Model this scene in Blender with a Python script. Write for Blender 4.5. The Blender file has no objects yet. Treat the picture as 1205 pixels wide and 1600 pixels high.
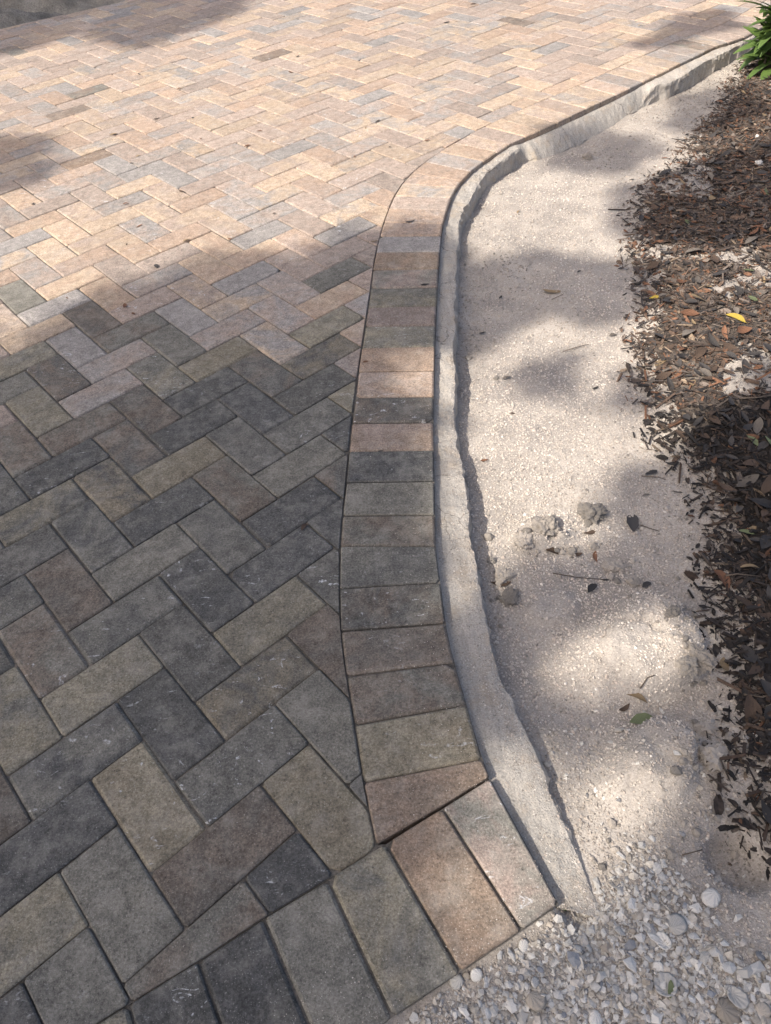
import bpy, bmesh, math, random
import numpy as np
from mathutils import Matrix, Vector, noise as mnoise

# ------------------------------------------------------------------ camera, world, sun, exposure
scene = bpy.context.scene
CAM_H, FPX = 1.1450, 1161.16
RCV = np.array([[0.995637681, -0.0678295231, -0.064068426],
                [-0.0933038446, -0.723803284, -0.683668925],
                [0.0, 0.686664374, -0.726974579]])       # world -> camera (x right, y down, z forward)
cam_data = bpy.data.cameras.new('camera')
cam_data.sensor_fit = 'HORIZONTAL'; cam_data.sensor_width = 36.0
cam_data.lens = FPX / 1205.0 * 36.0
cam_data.clip_start = 0.02; cam_data.clip_end = 500.0
cam = bpy.data.objects.new('camera', cam_data)
scene.collection.objects.link(cam)
M = Matrix.Identity(4)
for c in range(3):
    M[c][0] = RCV[0, c]; M[c][1] = -RCV[1, c]; M[c][2] = -RCV[2, c]
M[2][3] = CAM_H
cam.matrix_world = M
scene.camera = cam

SUN_EL, SUN_AZ = math.radians(48.0), math.radians(30.0)   # azimuth of the direction the light travels, from +X
LDIR = np.array([math.cos(SUN_EL) * math.cos(SUN_AZ), math.cos(SUN_EL) * math.sin(SUN_AZ), -math.sin(SUN_EL)])
world = bpy.data.worlds.new('World'); scene.world = world; world.use_nodes = True
wn = world.node_tree.nodes; wl = world.node_tree.links
sky = wn.new('ShaderNodeTexSky'); sky.sky_type = 'NISHITA'; sky.sun_disc = False
sky.sun_elevation = SUN_EL
sky.sun_rotation = math.atan2(-LDIR[0], -LDIR[1])
sky.air_density = 0.7; sky.dust_density = 5.0; sky.ozone_density = 0.2
bg = wn['Background']; bg.inputs['Strength'].default_value = 0.15
wl.new(sky.outputs[0], bg.inputs[0])
sun_d = bpy.data.lights.new('sun', 'SUN'); sun_d.energy = 3.7; sun_d.angle = math.radians(0.53)
sun_d.color = (1.0, 0.925, 0.83)
sun = bpy.data.objects.new('sun', sun_d); scene.collection.objects.link(sun)
sun.rotation_euler = Vector(LDIR).to_track_quat('-Z', 'Y').to_euler()
vs = scene.view_settings
vs.view_transform = 'Standard'; vs.look = 'None'; vs.exposure = 0.70; vs.gamma = 1.0
vs.use_curve_mapping = False

# ------------------------------------------------------------------ helpers
rng = random.Random(11); nr = np.random.RandomState(5)
COL = scene.collection

def G(x, y, z=0.0):
    """photo pixel -> point on the horizontal plane at height z"""
    d = RCV.T @ np.array([(x - 602.5) / FPX, (y - 800.0) / FPX, 1.0])
    s = (z - CAM_H) / d[2]
    return np.array([d[0] * s, d[1] * s])
def PX(x, y, z=0.0):
    q = np.stack([np.asarray(x, float), np.asarray(y, float), np.zeros_like(np.asarray(x, float)) + z - CAM_H])
    q = np.tensordot(RCV, q, 1)
    w = np.where(q[2] > 0.05, q[2], 0.05)
    return FPX * q[0] / w + 602.5, FPX * q[1] / w + 800.0, q[2] > 0.05

def tag(o, label=None, cat=None, group=None, kind=None):
    if label: o['label'] = label
    if cat: o['category'] = cat
    if group: o['group'] = group
    if kind: o['kind'] = kind
    return o
def mesh(name, V, F, mat=None, smooth=False):
    me = bpy.data.meshes.new(name)
    me.from_pydata([tuple(v) for v in V], [], [tuple(f) for f in F])
    if mat: me.materials.append(mat)
    if smooth: me.polygons.foreach_set('use_smooth', [True] * len(me.polygons))
    me.update(); return me
def fastmesh(name, V, F, mat=None, smooth=False, attrs=None):
    """V (n,3), F (m,k) numpy arrays, k = 3 or 4"""
    me = bpy.data.meshes.new(name); V = np.ascontiguousarray(V, dtype=np.float32); F = np.ascontiguousarray(F, dtype=np.int32)
    me.vertices.add(len(V)); me.vertices.foreach_set('co', V.ravel())
    k = F.shape[1]
    me.loops.add(F.size); me.loops.foreach_set('vertex_index', F.ravel())
    me.polygons.add(len(F)); me.polygons.foreach_set('loop_start', np.arange(0, F.size, k, dtype=np.int32))
    me.polygons.foreach_set('use_smooth', np.full(len(F), smooth, dtype=bool))
    if mat: me.materials.append(mat)
    me.update(calc_edges=True)
    for an, arr in (attrs or {}).items():
        a = me.attributes.new(an, 'FLOAT_COLOR', 'POINT')
        c = np.ones((len(V), 4), np.float32); c[:, :3] = arr; a.data.foreach_set('color', c.ravel())
    return me
def obj(name, me, parent=None, loc=None, rot=None, scale=None):
    o = bpy.data.objects.new(name, me); COL.objects.link(o)
    if parent: o.parent = parent
    if loc is not None: o.location = loc
    if rot is not None: o.rotation_euler = rot
    if scale is not None: o.scale = scale
    return o
def empty(name, loc):
    o = bpy.data.objects.new(name, None); COL.objects.link(o); o.location = loc; o.empty_display_size = 0.1; return o

def _h(ix, iy, s):
    n = (ix.astype(np.int64) * 374761393 + iy.astype(np.int64) * 668265263 + s * 982451653) & 0x7fffffff
    n = ((n ^ (n >> 13)) * 1274126177) & 0x7fffffff
    n = n ^ (n >> 16)
    return (n & 0xffffff) / float(0xffffff)
def vnoise(x, y, s=0):
    x = np.asarray(x, float); y = np.asarray(y, float)
    ix = np.floor(x); iy = np.floor(y); fx = x - ix; fy = y - iy
    fx = fx * fx * (3 - 2 * fx); fy = fy * fy * (3 - 2 * fy)
    a = _h(ix, iy, s); b = _h(ix + 1, iy, s); c = _h(ix, iy + 1, s); d = _h(ix + 1, iy + 1, s)
    return (a + (b - a) * fx) * (1 - fy) + (c + (d - c) * fx) * fy - 0.5
def fbm(x, y, s=0, o=4):
    t = 0; a = 1.0
    for i in range(o):
        t = t + a * vnoise(np.asarray(x) * 2 ** i, np.asarray(y) * 2 ** i, s + i); a *= 0.5
    return t
def sstep(a, b, x):
    t = np.clip((x - a) / (b - a), 0, 1); return t * t * (3 - 2 * t)
def inpoly(px, py, poly):
    px = np.asarray(px, float); py = np.asarray(py, float); r = np.zeros(px.shape, bool); n = len(poly)
    for i in range(n):
        x0, y0 = poly[i]; x1, y1 = poly[(i + 1) % n]
        c = (y0 > py) != (y1 > py)
        with np.errstate(divide='ignore', invalid='ignore'):
            r ^= c & (px < (x1 - x0) * (py - y0) / ((y1 - y0) if y1 != y0 else 1e-9) + x0)
    return r
def polydist(x, y, P):
    """distance to an open polyline and the side sign (+ right of travel)"""
    x = np.asarray(x, float); y = np.asarray(y, float)
    best = np.full(x.shape, 1e9); sg = np.ones(x.shape)
    for a, b in zip(P[:-1], P[1:]):
        d = b - a; L = d @ d
        t = np.clip(((x - a[0]) * d[0] + (y - a[1]) * d[1]) / L, 0, 1)
        dx = x - a[0] - t * d[0]; dy = y - a[1] - t * d[1]
        q = np.hypot(dx, dy); m = q < best
        best = np.where(m, q, best); sg = np.where(m, np.sign(dx * d[1] - dy * d[0]), sg)
    return best, sg
def catmull(P, step):
    P = [np.array(p, float) for p in P]
    Q = [2 * P[0] - P[1]] + P + [2 * P[-1] - P[-2]]
    out = []
    for i in range(1, len(Q) - 2):
        p0, p1, p2, p3 = Q[i - 1:i + 3]; n = max(2, int(np.linalg.norm(p2 - p1) / 0.01))
        for k in range(n):
            t = k / n
            out.append(0.5 * (2 * p1 + (p2 - p0) * t + (2 * p0 - 5 * p1 + 4 * p2 - p3) * t * t + (3 * p1 - p0 - 3 * p2 + p3) * t ** 3))
    out.append(P[-1]); out = np.array(out)
    s = np.r_[0, np.cumsum(np.hypot(*np.diff(out, axis=0).T))]
    n = int(s[-1] / step) + 1; t = np.linspace(0, s[-1], n)
    return np.stack([np.interp(t, s, out[:, 0]), np.interp(t, s, out[:, 1])], 1)
def smooth_line(P, it):
    P = P.copy()
    for _ in range(it):
        P[1:-1] = (P[:-2] + 2 * P[1:-1] + P[2:]) / 4
    return P

# ------------------------------------------------------------------ materials
class NT:
    def __init__(s, name):
        s.m = bpy.data.materials.new(name); s.m.use_nodes = True
        s.t = s.m.node_tree; s.n = s.t.nodes; s.b = s.n['Principled BSDF']
    def new(s, ty, **k):
        n = s.n.new('ShaderNode' + ty)
        for a, v in k.items(): setattr(n, a, v)
        return n
    def link(s, a, b): s.t.links.new(a, b)
    def val(s, i, v):
        if hasattr(v, 'is_output') or isinstance(v, bpy.types.NodeSocket): s.link(v, i)
        else: i.default_value = v
    def noise(s, vec, scale, detail=4, rough=0.6, dist=0.0):
        n = s.new('TexNoise'); s.link(vec, n.inputs['Vector'])
        n.inputs['Scale'].default_value = scale; n.inputs['Detail'].default_value = detail
        n.inputs['Roughness'].default_value = rough; n.inputs['Distortion'].default_value = dist
        return n.outputs['Fac']
    def ramp(s, f, a, b, ca=0.0, cb=1.0):
        n = s.new('MapRange'); n.clamp = True
        s.val(n.inputs[0], f); n.inputs[1].default_value = a; n.inputs[2].default_value = b
        n.inputs[3].default_value = ca; n.inputs[4].default_value = cb; return n.outputs[0]
    def mix(s, f, a, b, mode='MIX'):
        n = s.new('Mix', data_type='RGBA', blend_type=mode)
        s.val(n.inputs[0], f); s.val(n.inputs[6], a); s.val(n.inputs[7], b); return n.outputs[2]
    def math(s, op, a, b=0.0):
        n = s.new('Math', operation=op); s.val(n.inputs[0], a); s.val(n.inputs[1], b); return n.outputs[0]
    def bump(s, h, strength, dist, prev=None):
        n = s.new('Bump'); s.link(h, n.inputs['Height']); n.inputs['Strength'].default_value = strength
        n.inputs['Distance'].default_value = dist
        if prev is not None: s.link(prev, n.inputs['Normal'])
        return n.outputs[0]
    def pos(s): return s.new('NewGeometry').outputs['Position']
    def attr(s, name, kind): 
        n = s.new('Attribute', attribute_name=name, attribute_type=kind); return n
    def done(s, col, rough=0.85, normal=None, spec=0.3):
        s.val(s.b.inputs['Base Color'], col); s.val(s.b.inputs['Roughness'], rough)
        s.b.inputs['Specular IOR Level'].default_value = spec
        if normal is not None: s.link(normal, s.b.inputs['Normal'])
        return s.m
def C4(c): return (c[0], c[1], c[2], 1.0)

def paver_material(kind):
    t = NT('paver_' + kind.lower()); pos = t.pos()
    a1 = t.attr('tint', kind).outputs['Color']; a2 = t.attr('tint_b', kind).outputs['Color']
    par = t.attr('wear', kind); sep = t.new('SeparateColor'); t.link(par.outputs['Color'], sep.inputs[0])
    off = t.new('VectorMath', operation='SCALE'); t.link(par.outputs['Color'], off.inputs[0]); off.inputs['Scale'].default_value = 37.0
    add = t.new('VectorMath', operation='ADD'); t.link(pos, add.inputs[0]); t.link(off.outputs[0], add.inputs[1]); p = add.outputs[0]
    f = t.ramp(t.noise(p, 9.0, 6, 0.68, 0.8), 0.40, 0.60)
    col = t.mix(f, a1, a2)
    sp = t.ramp(t.noise(p, 260.0, 4, 0.75), 0.30, 0.72, 0.46, 1.54)          # fine aggregate
    col = t.mix(1.0, col, sp, 'MULTIPLY')
    md = t.ramp(t.noise(p, 48.0, 6, 0.72), 0.3, 0.7, 0.66, 1.28)
    col = t.mix(1.0, col, md, 'MULTIPLY')
    pale = t.ramp(t.noise(p, 520.0, 1, 0.5), 0.70, 0.76)
    col = t.mix(t.math('MULTIPLY', pale, 0.5), col, C4((0.52, 0.50, 0.46)))
    dark = t.ramp(t.noise(p, 260.0, 2, 0.5), 0.30, 0.25)
    col = t.mix(t.math('MULTIPLY', dark, 0.55), col, C4((0.035, 0.034, 0.033)))
    # white scuffs on a few stones
    mp = t.new('Mapping'); t.link(p, mp.inputs[0]); mp.inputs['Scale'].default_value = (1.0, 1.9, 1.0); mp.inputs['Rotation'].default_value = (0, 0, 0.62)
    sc = t.math('MULTIPLY', t.ramp(t.noise(mp.outputs[0], 22.0, 4, 0.65, 1.8), 0.618, 0.672), t.ramp(t.noise(p, 170.0, 3, 0.7), 0.42, 0.56))
    sc = t.math('MULTIPLY', sc, t.ramp(sep.outputs[2], 0.5, 0.95, 0.0, 0.85))
    col = t.mix(sc, col, C4((0.62, 0.63, 0.64)))
    # pale dust film
    du = t.math('MULTIPLY', t.ramp(t.noise(p, 21.0, 6, 0.75), 0.48, 0.72), 0.30)
    col = t.mix(du, col, C4((0.46, 0.43, 0.38)))
    h = t.noise(p, 420.0, 3, 0.75); h2 = t.noise(p, 90.0, 3, 0.6)
    nrm = t.bump(h, 0.55, 0.0016, t.bump(h2, 0.35, 0.002))
    return t.done(col, 0.86, nrm, 0.25)
PAV_O = paver_material('OBJECT'); PAV_G = paver_material('GEOMETRY')

def grit_material(name, base, base2, big=9.0, gs=260.0, rough=0.95, bumpd=0.003, spots=None):
    t = NT(name); p = t.pos()
    col = t.mix(t.ramp(t.noise(p, big, 5, 0.6), 0.35, 0.65), C4(base), C4(base2))
    col = t.mix(1.0, col, t.ramp(t.noise(p, gs, 3, 0.7), 0.3, 0.7, 0.72, 1.22), 'MULTIPLY')
    if spots:
        col = t.mix(t.math('MULTIPLY', t.ramp(t.noise(p, 5.0, 4, 0.6), 0.56, 0.66), 0.6), col, C4(spots))
    nrm = t.bump(t.noise(p, gs * 0.9, 3, 0.7), 0.8, bumpd, t.bump(t.noise(p, 45.0, 4, 0.6), 0.5, 0.008))
    return t.done(col, rough, nrm, 0.15)
SAND = grit_material('shell_sand', (0.45, 0.405, 0.355), (0.33, 0.298, 0.265))
BED = grit_material('bedding_sand', (0.21, 0.19, 0.165), (0.075, 0.070, 0.062), 16.0, 300.0)
GROUND = grit_material('bare_ground', (0.30, 0.275, 0.235), (0.20, 0.185, 0.16), 1.2, 60.0, 0.95, 0.01)
DIRT = grit_material('mulch_soil', (0.14, 0.115, 0.095), (0.06, 0.050, 0.043), 14.0, 220.0, 0.95, 0.006, (0.34, 0.30, 0.25))
def concrete_mat():
    t = NT('trowelled_concrete'); p = t.pos()
    col = t.mix(t.ramp(t.noise(p, 8.0, 5, 0.65), 0.3, 0.7), C4((0.55, 0.50, 0.435)), C4((0.38, 0.36, 0.33)))
    col = t.mix(1.0, col, t.ramp(t.noise(p, 300.0, 4, 0.75), 0.3, 0.7, 0.66, 1.22), 'MULTIPLY')
    pit = t.ramp(t.noise(p, 150.0, 3, 0.6), 0.36, 0.29)
    col = t.mix(t.math('MULTIPLY', pit, 0.7), col, C4((0.25, 0.235, 0.21)))
    st = t.ramp(t.noise(p, 16.0, 5, 0.7), 0.50, 0.68)
    col = t.mix(t.math('MULTIPLY', st, 0.6), col, C4((0.47, 0.38, 0.285)))
    vo = t.new('TexVoronoi', feature='DISTANCE_TO_EDGE'); wp = t.new('VectorMath', operation='ADD'); nz = t.new('TexNoise'); nz.inputs['Scale'].default_value = 14.0; nz.inputs['Detail'].default_value = 4.0
    t.link(p, nz.inputs['Vector']); sc_ = t.new('VectorMath', operation='SCALE'); sc_.inputs['Scale'].default_value = .09; t.link(nz.outputs['Color'], sc_.inputs[0]); t.link(p, wp.inputs[0]); t.link(sc_.outputs[0], wp.inputs[1])
    t.link(wp.outputs[0], vo.inputs['Vector']); vo.inputs['Scale'].default_value = 7.0
    crack = t.math('MULTIPLY', t.ramp(vo.outputs['Distance'], 0.012, 0.003), t.ramp(t.noise(p, 5.0, 2, 0.5), 0.45, 0.6))
    col = t.mix(t.math('MULTIPLY', crack, .75), col, C4((0.13, 0.12, 0.105)))
    trow = t.new('Mapping'); trow.inputs['Scale'].default_value = (60.0, 7.0, 1.0); t.link(p, trow.inputs[0])
    col = t.mix(1.0, col, t.ramp(t.noise(trow.outputs[0], 1.0, 4, 0.6), 0.3, 0.7, 0.84, 1.1), 'MULTIPLY')
    nrm = t.bump(t.noise(p, 330.0, 4, 0.75), 0.9, 0.0028, t.bump(t.noise(p, 40.0, 6, 0.65), 0.7, 0.010))
    return t.done(col, 0.9, nrm, 0.2)
CONC = concrete_mat()
BANK = grit_material('bank_sand', (0.30, 0.28, 0.245), (0.13, 0.122, 0.108), 6.0, 90.0, 0.95, 0.012)
def attr_mat(name, rough=0.9, grain=200.0, b=0.002, spec=0.2, lo=0.75, hi=1.2):
    t = NT(name); p = t.pos(); a = t.attr('tint', 'GEOMETRY').outputs['Color']
    col = t.mix(1.0, a, t.ramp(t.noise(p, grain, 3, 0.7), 0.3, 0.7, lo, hi), 'MULTIPLY')
    return t.done(col, rough, t.bump(t.noise(p, grain, 3, 0.7), 0.5, b), spec)
GRAIN = attr_mat('sand_grain', 0.9, 300.0, 0.001)
CHIP = attr_mat('mulch_chip', 0.8, 160.0, 0.002, 0.3, 0.6, 1.3)
SHARD = attr_mat('shell_gravel', 0.7, 180.0, 0.001, 0.3)
def solid_mat(name, a, b, rough=0.8, sc=60.0, spec=0.3, bd=0.002, trans=0.0):
    t = NT(name); tc = t.new('TexCoord').outputs['Object']
    oi = t.new('ObjectInfo'); add = t.new('VectorMath', operation='ADD'); t.link(tc, add.inputs[0]); t.link(oi.outputs['Random'], add.inputs[1])
    col = t.mix(t.ramp(t.noise(add.outputs[0], sc, 4, 0.65), 0.3, 0.7), C4(a), C4(b))
    v = t.ramp(oi.outputs['Random'], 0, 1, 0.75, 1.25)
    col = t.mix(1.0, col, v, 'MULTIPLY')
    m = t.done(col, rough, t.bump(t.noise(add.outputs[0], sc * 3, 3, 0.7), 0.5, bd), spec)
    if trans: t.b.inputs['Transmission Weight'].default_value = 0.0
    return m
ROCK = solid_mat('limestone_clod', (0.45, 0.40, 0.345), (0.30, 0.27, 0.235), 0.95, 40.0, 0.15, 0.006)
ROCKD = solid_mat('limestone_clod_dull', (0.34, 0.308, 0.27), (0.21, 0.192, 0.17), 0.95, 40.0, 0.15, 0.006)
SHELLW = solid_mat('shell_white', (0.66, 0.635, 0.585), (0.50, 0.475, 0.44), 0.6, 70.0, 0.35)
SHELLT = solid_mat('shell_tan', (0.45, 0.395, 0.325), (0.34, 0.30, 0.255), 0.65, 70.0, 0.3)
SHELLG = solid_mat('shell_grey', (0.34, 0.34, 0.345), (0.24, 0.25, 0.27), 0.65, 70.0, 0.3)
LEAF = {
 'charcoal': solid_mat('leaf_charcoal', (0.038, 0.035, 0.034), (0.065, 0.058, 0.053), 0.65, 50.0),
 'brown': solid_mat('leaf_brown', (0.11, 0.072, 0.048), (0.065, 0.047, 0.036), 0.7, 50.0),
 'rust': solid_mat('leaf_rust', (0.22, 0.105, 0.058), (0.14, 0.075, 0.046), 0.7, 50.0),
 'grey': solid_mat('leaf_grey', (0.17, 0.145, 0.12), (0.105, 0.092, 0.08), 0.75, 50.0),
 'tan': solid_mat('leaf_tan', (0.30, 0.22, 0.13), (0.20, 0.145, 0.085), 0.75, 50.0),
 'yellow': solid_mat('leaf_yellow', (0.48, 0.36, 0.06), (0.35, 0.25, 0.05), 0.7, 50.0),
 'olive': solid_mat('leaf_olive', (0.16, 0.185, 0.09), (0.11, 0.13, 0.07), 0.65, 50.0),
 'green': solid_mat('leaf_green', (0.075, 0.15, 0.035), (0.05, 0.11, 0.03), 0.5, 50.0),
}
TWIG = solid_mat('twig_bark', (0.14, 0.11, 0.085), (0.085, 0.068, 0.055), 0.85, 80.0)
BARK = solid_mat('tree_bark', (0.15, 0.125, 0.10), (0.09, 0.078, 0.065), 0.9, 14.0, 0.2, 0.02)
def foliage(name, a, b):
    t = NT(name); p = t.pos()
    col = t.mix(t.ramp(t.noise(p, 9.0, 3, 0.6), 0.3, 0.7), C4(a), C4(b))
    t.b.inputs['Roughness'].default_value = 0.45
    t.link(col, t.b.inputs['Base Color'])
    tr = t.new('BsdfTranslucent'); t.link(t.mix(0.5, col, C4((0.12, 0.22, 0.02))), tr.inputs[0])
    mx = t.new('MixShader'); mx.inputs[0].default_value = 0.22
    t.link(t.b.outputs[0], mx.inputs[1]); t.link(tr.outputs[0], mx.inputs[2])
    t.link(mx.outputs[0], t.n['Material Output'].inputs[0]); return t.m
FOL_TREE = foliage('tree_foliage', (0.045, 0.085, 0.022), (0.07, 0.11, 0.03))
FOL_BUSH = foliage('bush_leaf', (0.075, 0.13, 0.035), (0.13, 0.20, 0.05))
FOL_DARK = foliage('shrub_leaf', (0.03, 0.055, 0.018), (0.05, 0.085, 0.025))

# ------------------------------------------------------------------ layout curves (ground metres)
def GL(L, z=0.0): return [G(x, y, z) for x, y in L]
inner_px = [(1130, 36), (1064, 61), (998, 89.6), (905, 132), (821.5, 167.4), (749, 201), (704.5, 226), (662, 254.5), (640, 273), (620, 299), (601, 344),
            (586, 400), (579, 450), (571, 500), (565, 542.5), (557.5, 592.5), (550, 650), (544.5, 710), (537.5, 780), (531, 854), (530.5, 920),
            (532.5, 985), (541, 1055), (554, 1132), (567.5, 1222.6), (588, 1318.5)]
outer_px = [(1164, 57), (1119, 72), (1037, 112), (967, 145.6), (900, 177), (870, 192), (841.5, 205), (815, 216), (789, 228), (772, 241), (752, 254.5), (733, 269.5),
            (709.5, 297), (699.6, 324), (692, 349), (687, 399), (684, 447.5), (681, 507.5), (679, 580), (677, 660), (679, 750), (680, 800), (681, 859),
            (689, 910), (696, 972.5), (710, 1034), (730, 1099), (753, 1186), (765, 1212.5)]
FAR = np.array([0.73, 0.683])
inn = GL(inner_px); out = GL(outer_px)
inn = [inn[0] + FAR * 1.5, inn[0] + FAR * 0.6] + inn
out = [out[0] + FAR * 1.5, out[0] + FAR * 0.6] + out
INN = smooth_line(catmull(inn, 0.02), 6); OUT = smooth_line(catmull(out, 0.02), 6)
END_T = GL([(766.5, 1214.5), (691, 1262), (602, 1317), (512, 1373), (411, 1434), (309, 1502), (200, 1569)])
edir = (END_T[-1] - END_T[0]); edir /= np.linalg.norm(edir)
for k in range(9): END_T.append(END_T[-1] + edir * 0.101)
eperp = np.array([-edir[1], edir[0]])
if eperp[1] > 0: eperp = -eperp
FIELD = [tuple(p) for p in INN] + [tuple(p) for p in END_T[2:]] + [(-2.0, -0.5), (-3.2, 1.5), (-3.6, 4.5), (-2.095, 5.479), (-1.376, 5.922), (0.3, 6.95), (3.4, 6.95)]
END_Q = [p + eperp * 0.1985 for p in END_T]
EQP = GL([(874, 1411), (815, 1453), (719, 1518), (613, 1588)])
END_Q[:4] = EQP

# ------------------------------------------------------------------ ground
gv = [(-40, -40, -0.16), (40, -40, -0.16), (40, 60, -0.16), (-40, 60, -0.16)]
ground = obj('ground', mesh('ground', gv, [(0, 1, 2, 3)], GROUND)); tag(ground, kind='structure')

# ------------------------------------------------------------------ pavers
def parea(P):
    P = np.asarray(P); x, y = P.T; return 0.5 * float(np.sum(x * np.roll(y, -1) - y * np.roll(x, -1)))
def clean(P, eps=0.004):
    R = []
    for p in P:
        if not R or np.hypot(*(np.array(p) - R[-1])) > eps: R.append(np.array(p, float))
    while len(R) > 2 and np.hypot(*(R[0] - R[-1])) <= eps: R.pop()
    # drop nearly collinear
    ch = True
    while ch and len(R) > 3:
        ch = False
        for i in range(len(R)):
            a, b, c = R[i - 1], R[i], R[(i + 1) % len(R)]
            u = b - a; v = c - b
            if abs(u[0] * v[1] - u[1] * v[0]) < 0.02 * np.linalg.norm(u) * np.linalg.norm(v):
                R.pop(i); ch = True; break
    return R
def clip(sub, conv):
    out_ = [np.array(p, float) for p in sub]
    for i in range(len(conv)):
        a = np.array(conv[i]); b = np.array(conv[(i + 1) % len(conv)]); d = b - a
        src = out_; out_ = []
        for j in range(len(src)):
            p, q = src[j - 1], src[j]
            sp = d[0] * (p[1] - a[1]) - d[1] * (p[0] - a[0]); sq = d[0] * (q[1] - a[1]) - d[1] * (q[0] - a[0])
            if (sp >= 0) != (sq >= 0): out_.append(p + (q - p) * (sp / (sp - sq)))
            if sq >= 0: out_.append(q)
        if not out_: return []
    return out_
def inset(P, d):
    n = len(P); R = []
    for i in range(n):
        a, b, c = P[i - 1], P[i], P[(i + 1) % n]
        u = (b - a) / (np.linalg.norm(b - a) + 1e-9); v = (c - b) / (np.linalg.norm(c - b) + 1e-9)
        n1 = np.array([-u[1], u[0]]); n2 = np.array([-v[1], v[0]])
        k = n1 + n2; L = k @ k
        if L < 0.15: k = k / math.sqrt(L + 1e-9) * 1.4
        else: k = k * 2 / L
        R.append(b + k * d)
    return R
def rounded(P, r, rg):
    n = len(P); R = []
    for i in range(n):
        a, b, c = P[i - 1], P[i], P[(i + 1) % n]
        u = a - b; v = c - b; lu = np.linalg.norm(u); lv = np.linalg.norm(v)
        rr = min(r * rg.uniform(0.6, 1.5) * (2.6 if rg.random() < .07 else 1), 0.3 * lu, 0.3 * lv)
        R.append(b + u / lu * rr); R.append(b + v / lv * rr)
    return R
def paver_geo(P, rg, gap=0.0009, cham=0.0058, depth=0.055):
    """P counter-clockwise outline -> vertices, faces (top at z = 0)"""
    P = inset(P, gap)
    if parea(P) < 2e-4: return None
    Q = rounded(P, 0.004, rg)
    c = cham
    while True:
        T = inset(Q, c); A = parea(T)
        ok = A > 0.25 * parea(Q)
        for i in range(len(Q)):
            e = Q[(i + 1) % len(Q)] - Q[i]; f = T[(i + 1) % len(T)] - T[i]
            if e @ f < -1e-9: ok = False
        if ok or c < 0.0008: break
        c *= 0.6
    n = len(Q); mid = inset(Q, c * 0.35); V = []
    for p in T: V.append((p[0], p[1], 0.0))
    for p in mid: V.append((p[0], p[1], -0.45 * c))
    for p in Q: V.append((p[0], p[1], -0.0008 - 0.68 * c))
    for p in Q: V.append((p[0], p[1], -depth))
    F = [tuple(range(n))]
    for r in range(3):
        for i in range(n):
            j = (i + 1) % n; F.append((r * n + i, (r + 1) * n + i, (r + 1) * n + j, r * n + j))
    return V, F

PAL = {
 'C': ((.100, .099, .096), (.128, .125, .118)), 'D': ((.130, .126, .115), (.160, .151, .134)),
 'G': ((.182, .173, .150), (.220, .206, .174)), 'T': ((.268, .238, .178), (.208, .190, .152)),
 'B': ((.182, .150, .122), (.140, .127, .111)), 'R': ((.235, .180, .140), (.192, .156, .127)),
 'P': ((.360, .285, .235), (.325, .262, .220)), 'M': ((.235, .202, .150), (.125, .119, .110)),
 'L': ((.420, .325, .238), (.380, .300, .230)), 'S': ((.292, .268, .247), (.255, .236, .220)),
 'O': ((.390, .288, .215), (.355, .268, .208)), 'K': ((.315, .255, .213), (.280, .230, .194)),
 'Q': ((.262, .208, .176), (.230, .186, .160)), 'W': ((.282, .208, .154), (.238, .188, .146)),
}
NEAR = [(30,1100,'G'),(156,1066,'T'),(265,1125,'C'),(300,1015,'D'),(195,965,'D'),(70,1010,'G'),(107,915,'B'),(320,915,'C'),(230,865,'G'),(140,830,'C'),(40,865,'D'),
 (66,790,'T'),(15,925,'C'),(420,965,'T'),(445,885,'C'),(345,830,'G'),(450,800,'C'),(365,755,'G'),(255,790,'C'),(170,755,'M'),(278,727,'T'),(205,690,'B'),(95,730,'C'),
 (470,735,'G'),(385,700,'D'),(310,660,'C'),(240,635,'B'),(130,670,'G'),(58,640,'T'),(20,700,'G'),(10,760,'C'),(465,660,'D'),(405,635,'C'),(500,600,'D'),(420,590,'D'),
 (320,610,'C'),(340,560,'T'),(250,580,'T'),(180,570,'K'),(430,545,'B'),(505,560,'M'),(520,510,'T'),(400,480,'S'),(450,470,'S'),(380,520,'S'),(100,590,'D'),  # S stones by the shade edge: lens haze put into their tone
 (510,810,'C'),(500,920,'D'),(520,1010,'B'),(515,1130,'G'),(400,1070,'M'),(375,1195,'D'),(500,1280,'T'),(360,1310,'B'),(450,1370,'C'),(300,1470,'B'),(190,1390,'G'),
 (235,1260,'T'),(115,1180,'C'),(100,1310,'C'),(60,1440,'G'),(115,1520,'D'),(25,1580,'C'),(20,1260,'B'),(530,760,'B'),(545,690,'D'),(40,510,'L'),(110,540,'S'),
 (147,285,'S'),(210,255,'S'),(275,272,'S'),(95,235,'S'),(245,305,'L'),(330,270,'S'),(545,305,'S'),(520,330,'L')]
O0 = np.array([-0.64398259, 0.70714528]); UU = np.array([0.78854471, 0.61497743]); VV = np.array([0.61497743, -0.78854471])
def cell_of(px, py):
    g = G(px, py) - O0; return int(math.floor(g @ UU / 0.1)), int(math.floor(g @ VV / 0.1))
def brick_of(i, j):
    k = (i + j) % 4
    return [('h', i, j), ('h', i - 1, j), ('v', i, j), ('v', i, j - 1)][k]
near = {brick_of(*cell_of(x, y)): c for x, y, c in NEAR}
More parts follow.
